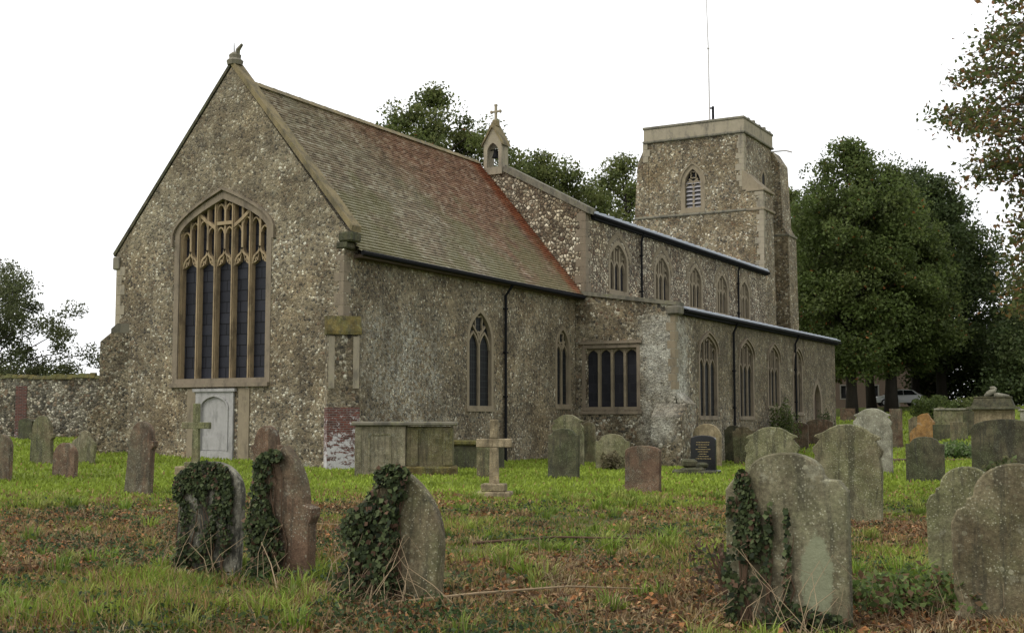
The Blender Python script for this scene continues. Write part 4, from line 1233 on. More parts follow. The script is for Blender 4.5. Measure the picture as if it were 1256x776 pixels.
def limb(m, p0, p1, r0, r1, bend=.15, n=5, sides=6):
    p0 = Vector(p0); p1 = Vector(p1); L = (p1-p0).length
    j = Vector(rng.normal(size=3))*L*bend
    pts = []
    for i in range(n+1):
        t = i/n; q = p0.lerp(p1, t)+j*(t*(1-t)*2)+Vector(rng.normal(size=3))*L*.015*(0 if i in (0, n) else 1)
        q.z += L*.10*math.sin(t*math.pi)
        pts.append(q)
    m.tube(pts, [r0+(r1-r0)*(i/n) for i in range(n+1)], sides, False)
    return pts

def tree(name, label, x, y, h, base, rad, ncl, nlf, lsize, cols, csig=.9, trunk_r=.3, skew=(0,0), prof=None, group=None, shell=.45, up=.5, barkm='bark_dark', zflat=.75, z=None, drop=0.0, cat='tree', autumn=0.0, gap=0.0):
    z0 = float(terr(x, y)) if z is None else z
    r = thing(name, label, cat, (x, y, z0), group=group)
    tm = MB()
    top = Vector((skew[0]*.6, skew[1]*.6, h*.90))
    tp = [Vector((0,0,-.3)), Vector((0,0,base*.5))+Vector((rng.normal()*.1, rng.normal()*.1, 0)), Vector((skew[0]*.2, skew[1]*.2, base+ (h-base)*.25)), Vector((skew[0]*.4, skew[1]*.4, base+(h-base)*.6)), top]
    tm.tube(tp, [trunk_r*1.35, trunk_r, trunk_r*.8, trunk_r*.45, trunk_r*.1], 10)
    prof = prof or (lambda t: math.sin(math.pi*min(1, .12+t*.9))**.75)
    cents = []; 
    lump = rng.uniform(0, 6.28, 4)
    while len(cents) < ncl:
        t = rng.random(); ang = rng.uniform(0, 2*math.pi)
        rr = rad*prof(t)*(1+.16*math.sin(3*ang+lump[0]+4*t)+.13*math.sin(5*ang+lump[1]-9*t))
        q = rr*math.sqrt(rng.uniform(shell**2, 1))
        if rng.random() > (rr/rad+.15): continue
        c = Vector((math.cos(ang)*q+skew[0]*t, math.sin(ang)*q+skew[1]*t, base+(h-base)*t-drop*q/rad))
        if gap and vnoise(np.array([c.x*1.0+c.z]), np.array([c.y+c.z*.7]), rad*.35, 11)[0] < gap: continue
        cents.append(c)
    for i, c in enumerate(cents):
        if i % 2 == 0 or ncl < 90:
            tt = max(base*.75, c.z-.55*math.hypot(c.x, c.y)-.4)
            f = min(1, max(0, (tt-base)/(h-base)))
            st = Vector((skew[0]*f*.7, skew[1]*f*.7, min(tt, h*.85)))
            limb(tm, st, c, trunk_r*.22*(1-f*.6), .02, .10, 5, 5)
    C = np.array([[c.x, c.y, c.z] for c in cents])
    k = rng.integers(0, ncl, nlf)
    sg = csig*rng.uniform(.6, 1.35, ncl)
    off = rng.normal(size=(nlf, 3)); off /= np.linalg.norm(off, axis=1, keepdims=True)
    off *= (rng.random((nlf, 1))**.45)*1.5
    P = C[k]+off*sg[k][:, None]*np.array([1, 1, zflat])
    cols = np.array(cols)
    cc = cols[(k+rng.integers(0, 2, nlf)) % len(cols)]*rng.uniform(.7, 1.3, (nlf, 1))
    if autumn:
        a = (rng.random(nlf) < autumn*(.3+1.4*(k % 5 == 0)))
        cc[a] = np.array([.22,.085,.025])*rng.uniform(.6, 1.4, (a.sum(), 1))
    Vv, Ff, Cc = leaves(P, lsize*rng.uniform(.6, 1.3, nlf), cc, up)
    tm.build('trunk', MAT[barkm], r, smooth=True)
    np_mesh('crown', Vv, Ff, MAT['leaf'], Cc, r)
    return r

G1 = [(.075,.105,.026), (.095,.13,.034), (.12,.15,.045), (.06,.08,.022)]
G2 = [(.10,.125,.034), (.125,.15,.042), (.15,.165,.055), (.075,.095,.028)]
G3 = [(.046,.068,.022), (.06,.085,.028), (.078,.10,.034)]
# right-hand churchyard trees
ov = lambda t: max(.12, math.sin(math.pi*min(1, .16+t*.86))**.6)
LG = 'lime trees beyond the church'
tree('lime_tree', 'great round green lime beyond the tower, topmost and nearest of its row', -25.2, 100.5, 22.3, 4.3, 5.5, 270, 62000, .30, G1, .95, .42, prof=ov, drop=1.2, autumn=.015, group=LG)
tree('lime_tree', 'lime whose dark trunk is second from the aisle corner', -25.7, 109.4, 20.8, 4.8, 5.0, 190, 34000, .32, G1, 1.0, .36, prof=ov, drop=1.0, autumn=.01, group=LG)
tree('lime_tree', 'lime with the thick dark trunk just before the white car', -22.9, 104.1, 20.2, 4.4, 5.2, 220, 46000, .30, G1, 1.0, .46, prof=ov, drop=1.2, autumn=.01, group=LG)
tree('lime_tree', 'darker lime whose slim trunk stands behind the white car', -23.2, 115.4, 21.2, 4.8, 5.2, 190, 34000, .34, G3, 1.0, .34, prof=ov, drop=1.0, group=LG)
tree('lime_tree', 'farthest lime with a leaning bare trunk behind the orange monument', -24.3, 123.9, 20.5, 5.0, 5.0, 150, 24000, .36, G3, 1.0, .34, prof=ov, drop=1.0, group=LG, skew=(1.2,0))
tree('lime_tree', 'dark lime with long sweeping skirts at the open end of the row', -20.6, 113.6, 20.0, 3.9, 5.2, 230, 46000, .32, G3, 1.0, .42, prof=ov, drop=1.5, group=LG)
tree('lime_tree', 'lighter green lime showing right against the tower', -32.8, 111.5, 20.6, 3.5, 4.6, 150, 30000, .34, G2, 1.0, .4, prof=ov, drop=.8, group=LG)
tree('yew_tree', 'dark spreading yew partly behind the hanging chestnut branches', -11.0, 108.5, 11.8, .8, 6.2, 200, 34000, .30, G3, 1.0, .45, prof=lambda t: max(.1, (1-t)**.55), drop=.6, up=.2)
tree('yew_tree', 'second dark yew closing the view behind the pedestal tomb', -14.2, 121.0, 9.8, .4, 6.0, 160, 24000, .34, G3, 1.1, .4, prof=lambda t: max(.1, (1-t)**.5), drop=.4, up=.2)
# trees behind the chancel
tree('oak_tree', 'tall tree rising behind the chancel roof beside the bellcote', -49.8, 77.0, 25.2, 7, 8.6, 380, 84000, .28, G2, .85, .5, gap=.0, autumn=.01)
tree('oak_tree', 'lower tree showing right of the bellcote', -44.2, 83.5, 20.8, 6, 6.6, 270, 50000, .28, G2, .9, .4, gap=.0)
tree('ash_tree', 'airy tree showing above the nave roof beside the tower', -40.6, 91.0, 21.4, 7, 6.2, 210, 28000, .28, G2, .85, .35, gap=.2)
# left tree beyond the wall and bushes
tree('oak_tree', 'open-branched oak reaching over beyond the boundary wall', -65.9, 49.6, 10.3, 1.6, 7.0, 210, 56000, .18, [(.065,.08,.03), (.085,.10,.038), (.10,.11,.05)], .68, .35, gap=.24, zflat=.7, prof=lambda t: max(.2, math.sin(math.pi*min(1, .3+t*.66))**.6))
tree('garden_bush', 'rounded bush showing over the wall beside the church', -68.0, 66.0, 6.4, .8, 2.6, 60, 8000, .24, [(.06,.07,.04), (.08,.07,.035)], .6, .15, cat='bush')
tree('garden_bush', 'sandy autumn bush half hidden by the church corner', -64.0, 68.0, 5.6, .8, 2.0, 50, 6000, .24, [(.15,.11,.05), (.10,.085,.045)], .6, .15, cat='bush')
# overhanging tree at the right edge, trunk outside the picture
def overhang():
    x, y = 0.5, 27.8
    z0 = float(terr(x, y))
    r = thing('chestnut_tree', 'autumn-tinged chestnut whose leafy branches hang in front of the sky', 'tree', (x, y, z0))
    tm = MB()
    tm.tube([(0,0,-.3), (.05,0,1.6), (-.1,.1,4.5), (0,0,9), (.2,.1,13)], [.42,.33,.28,.18,.04], 10)
    Fh = Vector((-.489,.872,0)); Rh = Vector((.872,.489,0))
    cents = []
    # clusters given as (sideways metres from the view axis at 24 m, height, spread along the view)
    pts = [(8.35,7.55),(8.55,7.4),(8.8,7.6),(9.0,7.2),(8.9,7.35),(9.2,7.75),(9.35,7.3),(9.6,7.6),(9.7,7.1),(8.75,8.15),(9.0,8.35),(9.35,8.5),(9.55,8.2),(9.8,8.0),
           (9.1,8.85),(9.4,9.05),(9.7,9.3),(9.85,8.8),(9.75,9.7),(10.0,9.2),(9.0,6.55),(9.25,6.75),(9.55,6.6),(9.8,6.5),(9.95,7.0),(8.85,6.2),(9.7,5.9),(9.9,6.1),(9.8,5.4),(9.95,5.0),(9.7,4.75),(9.9,4.4),(9.8,4.1),(10.05,4.7),(9.75,3.75),(10.0,5.6),
           (10.1,7.7),(10.2,8.5),(10.3,6.8),(10.2,6.0),(10.1,3.8),(10.3,9.6),(9.55,5.1),(9.65,4.2)]
    for lat, hz in pts:
        for q in range(2):
            dd = 24+rng.uniform(-1.6, 1.6)
            s = dd/24
            p = Fh*dd+Rh*(lat*s+rng.uniform(-.12,.12)+.28)
            cents.append(Vector((p.x-x, p.y-y, (hz-EYE)*s+EYE-z0+rng.uniform(-.12,.12))))
    n_vis = len(cents)
    for k in range(150):
        a = rng.uniform(0, 2*math.pi); t = rng.random()
        q = 3.6*math.sin(math.pi*(.15+.8*t))*math.sqrt(rng.uniform(.3, 1))
        c = Vector((math.cos(a)*q, math.sin(a)*q, 2.6+t*10.5))
        w_ = c+Vector((x, y, 0)); lat = w_.dot(Rh); dd = w_.dot(Fh)
        if lat/dd*24 < 10.25: continue
        cents.append(c)
    for i, c in enumerate(cents):
        tt = min(11, max(2.4, c.z-.3*math.hypot(c.x, c.y)))
        limb(tm, Vector((0,0,tt)), c, .045, .008, .06, 6, 5)
    for c in cents[:n_vis]:
        for q in range(4):
            e = c+Vector((rng.normal()*.34, rng.normal()*.34, rng.normal()*.16))
            limb(tm, c-Vector((0,0,.03)), e, .009, .003, .08, 3, 4)
    C = np.array([[c.x, c.y, c.z] for c in cents]); ncl = len(C); nlf = 22000
    k = rng.integers(0, ncl, nlf)
    off = rng.normal(size=(nlf, 3))*np.array([.26,.26,.13])
    P = C[k]+off
    cl = np.array([(.075,.10,.028), (.09,.115,.032), (.065,.085,.026), (.11,.115,.04), (.15,.11,.04), (.19,.095,.035), (.10,.12,.04)])
    cc = cl[rng.integers(0, 7, nlf)]*rng.uniform(.65, 1.3, (nlf, 1))
    nrm, a, b = basis(nlf, 1.0)
    a[:, 2] -= .5; a -= nrm*(a*nrm).sum(1, keepdims=True); a /= np.linalg.norm(a, axis=1, keepdims=True); b = np.cross(nrm, a)
    Vv, Ff, Cc = leaves(P, .125*rng.uniform(.6, 1.3, nlf), cc, nab=(nrm, a, b), wr=.55, fold=.12)
    tm.build('trunk', MAT['bark'], r, smooth=True)
    np_mesh('crown', Vv, Ff, MAT['leaf'], Cc, r)
overhang()

# shrubs
def shrub(name, label, x, y, w_, h_, n, size, cols, cat='shrub', sp=1.0, up=.4, z=None):
    z0 = float(gz(x, y)) if z is None else z
    r = thing(name, label, cat, (x, y, z0))
    m = MB()
    for k in range(9):
        a = rng.uniform(0, 6.28); q = rng.uniform(.2, .8)
        m.tube([(0,0,-.1), (math.cos(a)*w_*.2*q, math.sin(a)*w_*.2*q, h_*.4), (math.cos(a)*w_*.42*q, math.sin(a)*w_*.42*q, h_*.85)], [.02,.014,.005], 5, False)
    m.build('stem', MAT['stem_dark'], r)
    d = rng.normal(size=(n, 3)); d /= np.linalg.norm(d, axis=1, keepdims=True)
    d *= rng.random((n, 1))**.4
    lump = 1+.25*np.sin(d[:, :1]*7+d[:, 1:2]*5)
    P = d*lump*np.array([w_/2, w_/2*sp, h_*.5])+np.array([0, 0, h_*.5])
    P[:, 2] = np.maximum(P[:, 2], .02)
    cols = np.array(cols)
    cc = cols[rng.integers(0, len(cols), n)]*rng.uniform(.65, 1.3, (n, 1))
    Vv, Ff, Cc = leaves(P, size*rng.uniform(.6, 1.3, n), cc, up)
    np_mesh('foliage', Vv, Ff, MAT['leaf'], Cc, r)
    return r
shrub('evergreen_shrub', 'dark round shrub behind the orange broken monument', -16.6, 88.5, 3.0, 1.7, 3500, .2, G1)
shrub('evergreen_shrub', 'lighter green shrub behind the rounded grey headstone', -14.6, 90.5, 2.6, 1.5, 3000, .2, G2)
shrub('thorn_bush', 'dark leafy bush growing against the aisle wall under its windows', -18.9, 61.6, 1.5, 2.6, 2600, .12, G1+[(.12,.12,.07)])
shrub('ivy_clump', 'dark ivy clump on the small stone beside the aisle door', -18.6, 68.2, .9, 1.9, 1200, .11, G3)
shrub('leafy_patch', 'leafy green groundcover patch behind the dark hump-topped stone', -8.4, 48.0, 2.6, .6, 1600, .15, [(.07,.12,.03), (.11,.16,.05), (.16,.2,.1)], 'groundcover')
shrub('leafy_patch', 'leafy green groundcover beside the tall pale headstone', -11.3, 47.0, 1.2, .5, 700, .14, [(.07,.12,.03), (.11,.16,.05)], 'groundcover')
shrub('fern_clump', 'drooping fern clump in front of the broad dark headstone', -4.0, 29.3, 1.0, .7, 700, .16, [(.09,.12,.04), (.13,.13,.06)], 'fern')

# ------------------------------------------------------------------ ivy and dead growth on the stones
def ivy(label, x, y, rz, regions, n, size=.07, depth=.05, T=.13, cols=None, stems=10, lean=0, dead=.06, wrapz=1.3, zmin=.0, straw=0):
    z0 = float(gz(x, y))
    r = thing('ivy_plant', label, 'ivy', (x, y, z0), (R(lean), 0, R(rz)))
    m = MB()
    for k in range(stems):
        (cx_, cz_, rx_, rz_, wt) = regions[rng.integers(0, len(regions))]
        x0_ = cx_+rng.uniform(-.15, .15); xe = cx_+rng.uniform(-rx_, rx_); ze = cz_+rz_*rng.uniform(.2, .9)
        pts = []
        for i in range(7):
            t = i/6
            pts.append((x0_+(xe-x0_)*t+rng.normal()*.02, -T/2-.012-rng.random()*.015, -.05+(ze+.05)*t))
        m.tube(pts, [.011-.008*i/6 for i in range(7)], 5, False)
    m.build('stem', MAT['stem_dark'], r)
    if straw:
        m = MB(); xs = [g[0] for g in regions]
        for k in range(straw):
            a0 = rng.uniform(min(xs)-.15, max(xs)+.2); b0 = a0+rng.normal()*.28
            y0_ = -T/2-rng.uniform(.10, .42); hz_ = rng.uniform(.12, .62)
            pts = [(b0, y0_, -.02), (b0*.6+a0*.4+rng.normal()*.05, y0_*.7-T*.15, hz_*.55), (a0, -T/2-.03-rng.random()*.1, hz_), (a0+rng.normal()*.08, -T/2-.03-rng.random()*.16, hz_*rng.uniform(.6, 1.1))]
            m.tube(pts, [.0032,.003,.0024,.0014], 4, False)
        m.build('dead_twig', MAT['stem'], r)
    wts = np.array([g[4] for g in regions], float); wts /= wts.sum()
    k = rng.choice(len(regions), n, p=wts)
    reg = np.array([g[:4] for g in regions])
    u = rng.normal(size=(n, 2)); rr = np.linalg.norm(u, axis=1, keepdims=True); u = u/rr*np.sqrt(rng.random((n, 1)))
    X = reg[k, 0]+u[:, 0]*reg[k, 2]; Z = reg[k, 1]+u[:, 1]*reg[k, 3]
    keep = fbm(X*1.0+x, Z, .20, 3) > rng.uniform(.28, .60, n)
    X, Z = X[keep], np.maximum(Z[keep], zmin+.02); n = len(X)
    Y = -T/2-.02-rng.random(n)**1.6*depth*np.clip(1.6-Z, .5, 1.5)
    P = np.stack([X, Y, Z], 1)
    nrm = np.stack([rng.normal(size=n)*.55, -np.ones(n), rng.normal(size=n)*.45+.35], 1); nrm /= np.linalg.norm(nrm, axis=1, keepdims=True)
    a = np.stack([rng.normal(size=n)*.7, np.zeros(n), -np.ones(n)], 1); a -= nrm*(a*nrm).sum(1, keepdims=True); a /= np.linalg.norm(a, axis=1, keepdims=True)
    cols = np.array(cols or [(.020,.030,.010), (.028,.040,.013), (.045,.06,.02), (.014,.020,.009), (.06,.075,.03)])
    cc = cols[rng.integers(0, len(cols), n)]*rng.uniform(.7, 1.4, (n, 1))
    dd = rng.random(n) < dead
    cc[dd] = np.array([.085,.05,.03])*rng.uniform(.5, 1.3, (dd.sum(), 1))
    Vv, Ff, Cc = leaves(P, size*rng.uniform(.4, 1.55, n), cc, nab=(nrm, a, np.cross(nrm, a)), wr=.95, fold=.10)
    np_mesh('foliage', Vv, Ff, MAT['ivyleaf'], Cc, r)
    return r
ivy('dark ivy thickly covering the pale streaked headstone', -9.16, 9.88, 3, [(0,1.0,.32,.14,4), (-.30,.85,.12,.18,3), (-.24,.5,.06,.45,3), (-.02,.6,.05,.4,2), (.24,.75,.12,.24,2.5), (.30,.45,.07,.3,1), (-.1,.12,.28,.14,2), (.1,.35,.06,.35,2), (-.1,.7,.06,.3,2)], 6000, .036, .06, lean=-2, straw=8)
ivy('dense dark ivy down one side of the pointed red headstone', -8.09, 9.83, 0, [(-.23,.55,.15,.5,5), (-.18,1.05,.12,.2,3), (-.14,.35,.20,.35,4), (-.05,1.24,.12,.06,1.2), (-.2,.12,.2,.16,2)], 4300, .040, .10, lean=3, straw=10)
ivy('ivy with brown twigs heaped over the round-shouldered buff headstone', -6.33, 9.15, 6, [(.0,1.08,.17,.10,4), (-.03,.88,.18,.18,4), (-.20,.68,.20,.16,4), (-.2,.42,.22,.24,3), (-.15,.18,.30,.18,3), (.03,.5,.08,.25,1), (-.38,.62,.08,.1,1)], 5200, .042, .17, T=.15, lean=-5, stems=22, dead=.14, straw=40)
ivy('ivy and brown dead leaves on half of the large lichened headstone', -2.95, 9.68, 0, [(-.43,.5,.07,.5,4), (-.29,.75,.10,.33,4), (-.24,.4,.12,.4,3), (-.34,1.12,.06,.1,1.2), (-.1,.12,.38,.11,3), (.02,.55,.02,.4,.8), (-.12,.7,.025,.3,.8), (.3,.08,.22,.08,1.2)], 3900, .038, .08, lean=-1, dead=.10, stems=18, straw=18)

# ------------------------------------------------------------------ house and car glimpsed beyond the trees
hx, hy = -29.2, 130.3
hz0 = float(terr(hx, hy))
house = thing('brick_house', 'brown brick house glimpsed between the tree trunks', 'house', (hx, hy, hz0), (0, 0, R(28)))
FH = lambda a, z, d: (a, -d, z)
m = MB()
wins = [(-4.6,-3.4,1.0,2.4), (-1.9,-.7,1.0,2.4), (2.6,3.8,1.0,2.4), (-4.6,-3.4,3.6,4.9), (2.6,3.8,3.6,4.9)]
dr = (.5,1.5,.02,2.1)
rc = lambda q: [(q[0],q[2]), (q[1],q[2]), (q[1],q[3]), (q[0],q[3])]
m.prism(FH, [(-6.5,-.6), (6.5,-.6), (6.5,5.6), (-6.5,5.6)], 0, -.3, [rc(q) for q in wins]+[rc(dr)])
m.box(-6.5, -6.2, .3, 7, -.6, 5.6); m.box(6.2, 6.5, .3, 7, -.6, 5.6); m.box(-6.5, 6.5, 7, 7.3, -.6, 5.6)
MAT['house'] = plain('brown brick', (.13,.095,.075), .9)
MAT['white'] = plain('cream window paint', (.20,.19,.175), .5)
MAT['rooftile'] = plain('brown roof tile', (.12,.07,.05), .9)
m.build('wall', MAT['house'], house)
m = MB(); m.add([(-6.8,-.4,5.5), (6.8,-.4,5.5), (6.8,3.6,8.6), (-6.8,3.6,8.6), (-6.8,7.7,5.5), (6.8,7.7,5.5)], [(0,1,2,3), (3,2,5,4), (0,3,4), (1,5,2)])
m.build('roof', MAT['rooftile'], house)
for q in wins:
    m = MB(); m.bar(FH, rc(q), .12, .02, -.12, True); m.bar(FH, [((q[0]+q[1])/2, q[2]), ((q[0]+q[1])/2, q[3])], .06, 0, -.1); f = m.build('window', MAT['white'], house)
    g = MB(); g.face(FH, rc(q), -.1); g.build('pane', MAT['glass_dark'], f)
m = MB(); m.prism(FH, rc(dr), -.06, -.12); m.build('door', MAT['white'], house)

def car(x, y, rz):
    z = float(terr(x, y))
    r = thing('parked_car', 'white hatchback parked beyond the tree trunks', 'car', (x, y, z), (0, 0, R(rz)))
    MAT['carpaint'] = plain('white car paint', (.78,.79,.80), .25, .5, .05)
    MAT['carglass'] = plain('tinted car glass', (.02,.022,.025), .08, .6)
    MAT['tyre'] = plain('tyre rubber', (.015,.015,.015), .9)
    MAT['rim'] = plain('alloy rim', (.4,.4,.41), .35, .5)
    MAT['lamp'] = plain('car lamp lens', (.55,.5,.48), .2, .5)
    prof = [(-2.0,.32,.80), (-2.05,.55,.84), (-1.98,.85,.84), (-1.15,.96,.84), (-.45,1.40,.66), (.3,1.48,.64), (1.15,1.44,.64), (1.75,1.02,.80), (1.98,.95,.82), (2.02,.5,.84), (1.95,.32,.80)]
    m = MB(); n = len(prof)
    vs = [(a, -w_, z_) for a, z_, w_ in prof]+[(a, w_, z_) for a, z_, w_ in prof]
    m.add(vs, [tuple(reversed(range(n))), tuple(range(n, 2*n))]+[(i, (i+1) % n, (i+1) % n+n, i+n) for i in range(n)])
    m.build('body', MAT['carpaint'], r)
    for s in (-1, 1):
        g = MB(); q = [(-1.0,s*.815,.98), (-.42,s*.69,1.33), (.3,s*.675,1.40), (.3,s*.84,.98)]; g.add([(a,b+s*.012,c) for a,b,c in q], [(0,1,2,3)])
        q = [(.36,s*.84,.98), (.36,s*.675,1.40), (1.1,s*.675,1.38), (1.55,s*.78,1.0)]; g.add([(a,b+s*.012,c) for a,b,c in q], [(0,1,2,3)])
        g.build('side_window', MAT['carglass'], r)
    g = MB(); g.add([(-1.12,-.72,.99), (-1.12,.72,.99), (-.48,.6,1.39), (-.48,-.6,1.39)], [(0,1,2,3)]); o = g.build('windscreen', MAT['carglass'], r); o.location = (-.012,0,.012)
    g = MB(); g.add([(1.72,-.7,1.06), (1.72,.7,1.06), (1.2,.58,1.41), (1.2,-.58,1.41)], [(0,1,2,3)]); o = g.build('rear_window', MAT['carglass'], r); o.location = (.014,0,.012)
    for a in (-1.3, 1.3):
        for s in (-1, 1):
            w_ = MB(); w_.tube([(a,s*.68,.32), (a,s*.86,.32)], .32, 16); t_ = w_.build('wheel', MAT['tyre'], r)
            w_ = MB(); w_.tube([(a,s*.84,.32), (a,s*.87,.32)], .2, 12); w_.build('rim', MAT['rim'], t_)
    for s in (-1, 1):
        w_ = MB(); w_.bbox(-2.06, -1.9, s*.6-.16, s*.6+.16, .66, .80, .03); w_.build('headlight', MAT['lamp'], r)
car(-24.4, 113.5, 25)

# dark hedge closing the view under the trees
def hedge(name, label, pts, h_, wd, n, size, cols):
    r = thing(name, label, 'hedge', (*pts[0], float(terr(*pts[0]))))
    a = np.array(pts[0]); b = np.array(pts[-1])
    t = rng.random(n); c = a[None, :]+(b-a)[None, :]*t[:, None]
    q = rng.normal(size=(n, 2))*wd*.35
    hh = h_*(.85+.3*vnoise(t*40, t*0, 1.7, 4))
    z = rng.random(n)**.6*hh
    P = np.stack([c[:, 0]+q[:, 0], c[:, 1]+q[:, 1], terr(c[:, 0], c[:, 1])+z], 1)-np.array(r.location)
    cc = np.array(cols)[rng.integers(0, len(cols), n)]*rng.uniform(.6, 1.3, (n, 1))
    Vv, Ff, Cc = leaves(P, size*rng.uniform(.6, 1.3, n), cc, .3)
    np_mesh('foliage', Vv, Ff, MAT['leaf'], Cc, r)
    m = MB()
    for k in range(24):
        s = a+(b-a)*(k+.5)/24; zz = float(terr(s[0], s[1]))-r.location.z
        m.tube([(s[0]-a[0], s[1]-a[1], zz-.1), (s[0]-a[0]+rng.normal()*.2, s[1]-a[1], zz+h_*.7)], [.08,.02], 5)
    m.build('stem', MAT['bark_dark'], r)
hedge('hedge', 'dark hedge under the trees behind the pedestal tomb', [(-24.0,118.0), (6.0,126.0)], 3.2, 1.6, 22000, .34, G3)
hedge('hedge', 'garden hedge showing over the boundary wall', [(-92,48), (-56,70)], 4.3, 1.5, 16000, .26, G2)

# ------------------------------------------------------------------ grass, litter, weeds
BROWN = [(-15.1,14.3,2.6),(-13.0,11.1,1.6),(-11.0,10.1,1.1),(-11.3,14.7,2.0),(-14.1,19.0,1.6),(-5.7,9.8,.8),(-5.0,9.9,.7),(-4.2,9.3,.9),(-4.4,11.4,.9),(-4.0,18.8,1.6),(-20.7,21.3,1.3),(-7.2,20.6,1.2),(-13.7,22.1,1.1),(-6.4,11.8,1.0),(-15.4,18.2,1.5),(-2.3,10.4,.7),(-6.7,8.9,.7),(-5.9,10.6,.8),(-11.2,9.1,.8),(-17.5,16.5,1.3),(-12.5,13.0,1.5)]
GREEN = [(-8.4,8.0,.7),(-8.1,6.9,.5),(-7.2,12.2,.6),(-5.7,14.0,.8),(-9.5,21.7,1.3),(-19.1,16.0,1.3),(-6.8,8.3,.5),(-11.7,23.3,1.5),(-9.8,15.5,1.2),(-7.4,7.5,.5),(-2.9,14.6,.8),(-9.3,9.0,.6)]
def brown_f(X, Y):
    b = np.zeros(X.shape)
    for x, y, r_ in BROWN: b = np.maximum(b, np.exp(-((X-x)**2+(Y-y)**2)/(r_*r_)*.9))
    for x, y, r_ in GREEN: b = b*(1-.8*np.exp(-((X-x)**2+(Y-y)**2)/(r_*r_)))
    d = np.hypot(X, Y)
    n = fbm(X, Y, 1.5, 21)
    return np.clip(b*.8+(n-.44)*1.7, 0, 1)*np.clip((29-d)/6, 0, 1)
def green_f(X, Y):
    b = np.zeros(X.shape)
    for x, y, r_ in GREEN: b = np.maximum(b, np.exp(-((X-x)**2+(Y-y)**2)/(r_*r_)))
    return b
def outside(X, Y):
    k = ~((X > -35.1) & (X < -24.5) & (Y > 32.5) & (Y < 85))
    k &= ~((X > -25) & (X < -19.3) & (Y > 49.0) & (Y < 76))
    return k
def scatter(n, d0, d1, p=1.0):
    # random ground points in a wide wedge before the camera, thinning with distance
    u = rng.random(n)
    d = np.exp(np.log(d0)+u*(np.log(d1)-np.log(d0)))
    lat = rng.uniform(-.56, .56, n)*d+rng.uniform(-1, 1, n)
    X = -.489*d+.872*lat; Y = .872*d+.489*lat
    k = outside(X, Y)
    return X[k], Y[k], d[k]

def grass(name, label, n, d0, d1, hfun, wfun, colfun, keepf=None):
    X, Y, d = scatter(n, d0, d1)
    if keepf is not None:
        k = keepf(X, Y, d); X, Y, d = X[k], Y[k], d[k]
    n = len(X)
    Z = gz(X, Y)-.01
    h = hfun(X, Y, d)*rng.uniform(.5, 1.25, n); wd = wfun(d)*rng.uniform(.7, 1.3, n)
    a = rng.uniform(0, 2*math.pi, n); dx, dy = np.cos(a), np.sin(a)
    ln = rng.uniform(.1, .9, n)*h; b = rng.uniform(0, 2*math.pi, n); lx, ly = np.cos(b)*ln, np.sin(b)*ln
    P = np.stack([X, Y, Z], 1)
    s = np.stack([dx*wd/2, dy*wd/2, 0*wd], 1)
    mid = P+np.stack([lx*.35, ly*.35, h*.6], 1); tip = P+np.stack([lx, ly, h*np.where(ln > .6*h, .8, 1)], 1)
    V = np.stack([P-s, P+s, mid+s*.75, tip, mid-s*.75], 1).reshape(-1, 3)
    base = np.arange(n)[:, None]*5
    # two quads sharing the middle: (0,1,2,4) and the tip triangle as a quad fan
    F = np.concatenate([base+np.array([[0,1,2]]), base+np.array([[0,2,4]]), base+np.array([[4,2,3]])], 0)
    c = colfun(X, Y, d)*rng.uniform(.7, 1.3, (n, 1))
    o = np_mesh(name, V, F, MAT['blade'], np.repeat(c, 5, 0))
    return tag(o, label, 'grass', None, 'stuff')

def gcol(X, Y, d):
    n = len(X)
    br = brown_f(X, Y); gr = green_f(X, Y)
    lush = np.array([.175,.23,.030]); deep = np.array([.095,.125,.022]); straw = np.array([.32,.235,.10]); rust = np.array([.19,.10,.045]); lawn = np.array([.205,.268,.034])
    t = np.clip((fbm(X, Y, .8, 31)[:, None]-.3)*2.2, 0, 1)
    c = deep*(1-t)+lush*t
    f = np.clip((d-20)/7, 0, 1)[:, None]
    c = c*(1-f)+(lawn*(.66+.62*fbm(X, Y, 2.0, 8)[:, None]))*f
    c = np.where((gr > .35)[:, None] & (rng.random((n, 1)) < .8), lush*1.1, c)
    dry = rng.random(n) < np.clip(br*.8+.15*(d < 22)+.08*(d < 28)+.03, 0, .92)
    k = rng.random((n, 1))
    c = np.where(dry[:, None], straw*k+rust*(1-k), c)
    return c
def hroughf(X, Y, d):
    return (.04+.08*green_f(X, Y)+.10*np.clip((fbm(X, Y, .7, 14)-.35)*2, 0, 1)*np.clip((27-d)/8, 0, 1))*np.where(d > 26, .75, 1.0)
grass('rough_grass', 'rough long grass mixed with dead straw in the foreground', 300000, 7.0, 27, hroughf, lambda d: .005+.0006*d, gcol, lambda X, Y, d: rng.random(len(X)) > np.maximum(brown_f(X, Y)*.55, 1.3*np.clip((fbm(X, Y, .5, 77)-.50)*4, 0, .75)))
grass('lawn_grass', 'bright green mown lawn around the church', 190000, 23, 100, lambda X, Y, d: .05+.0012*d+.04*fbm(X, Y, 2, 9), lambda d: .012+.0011*d, gcol)

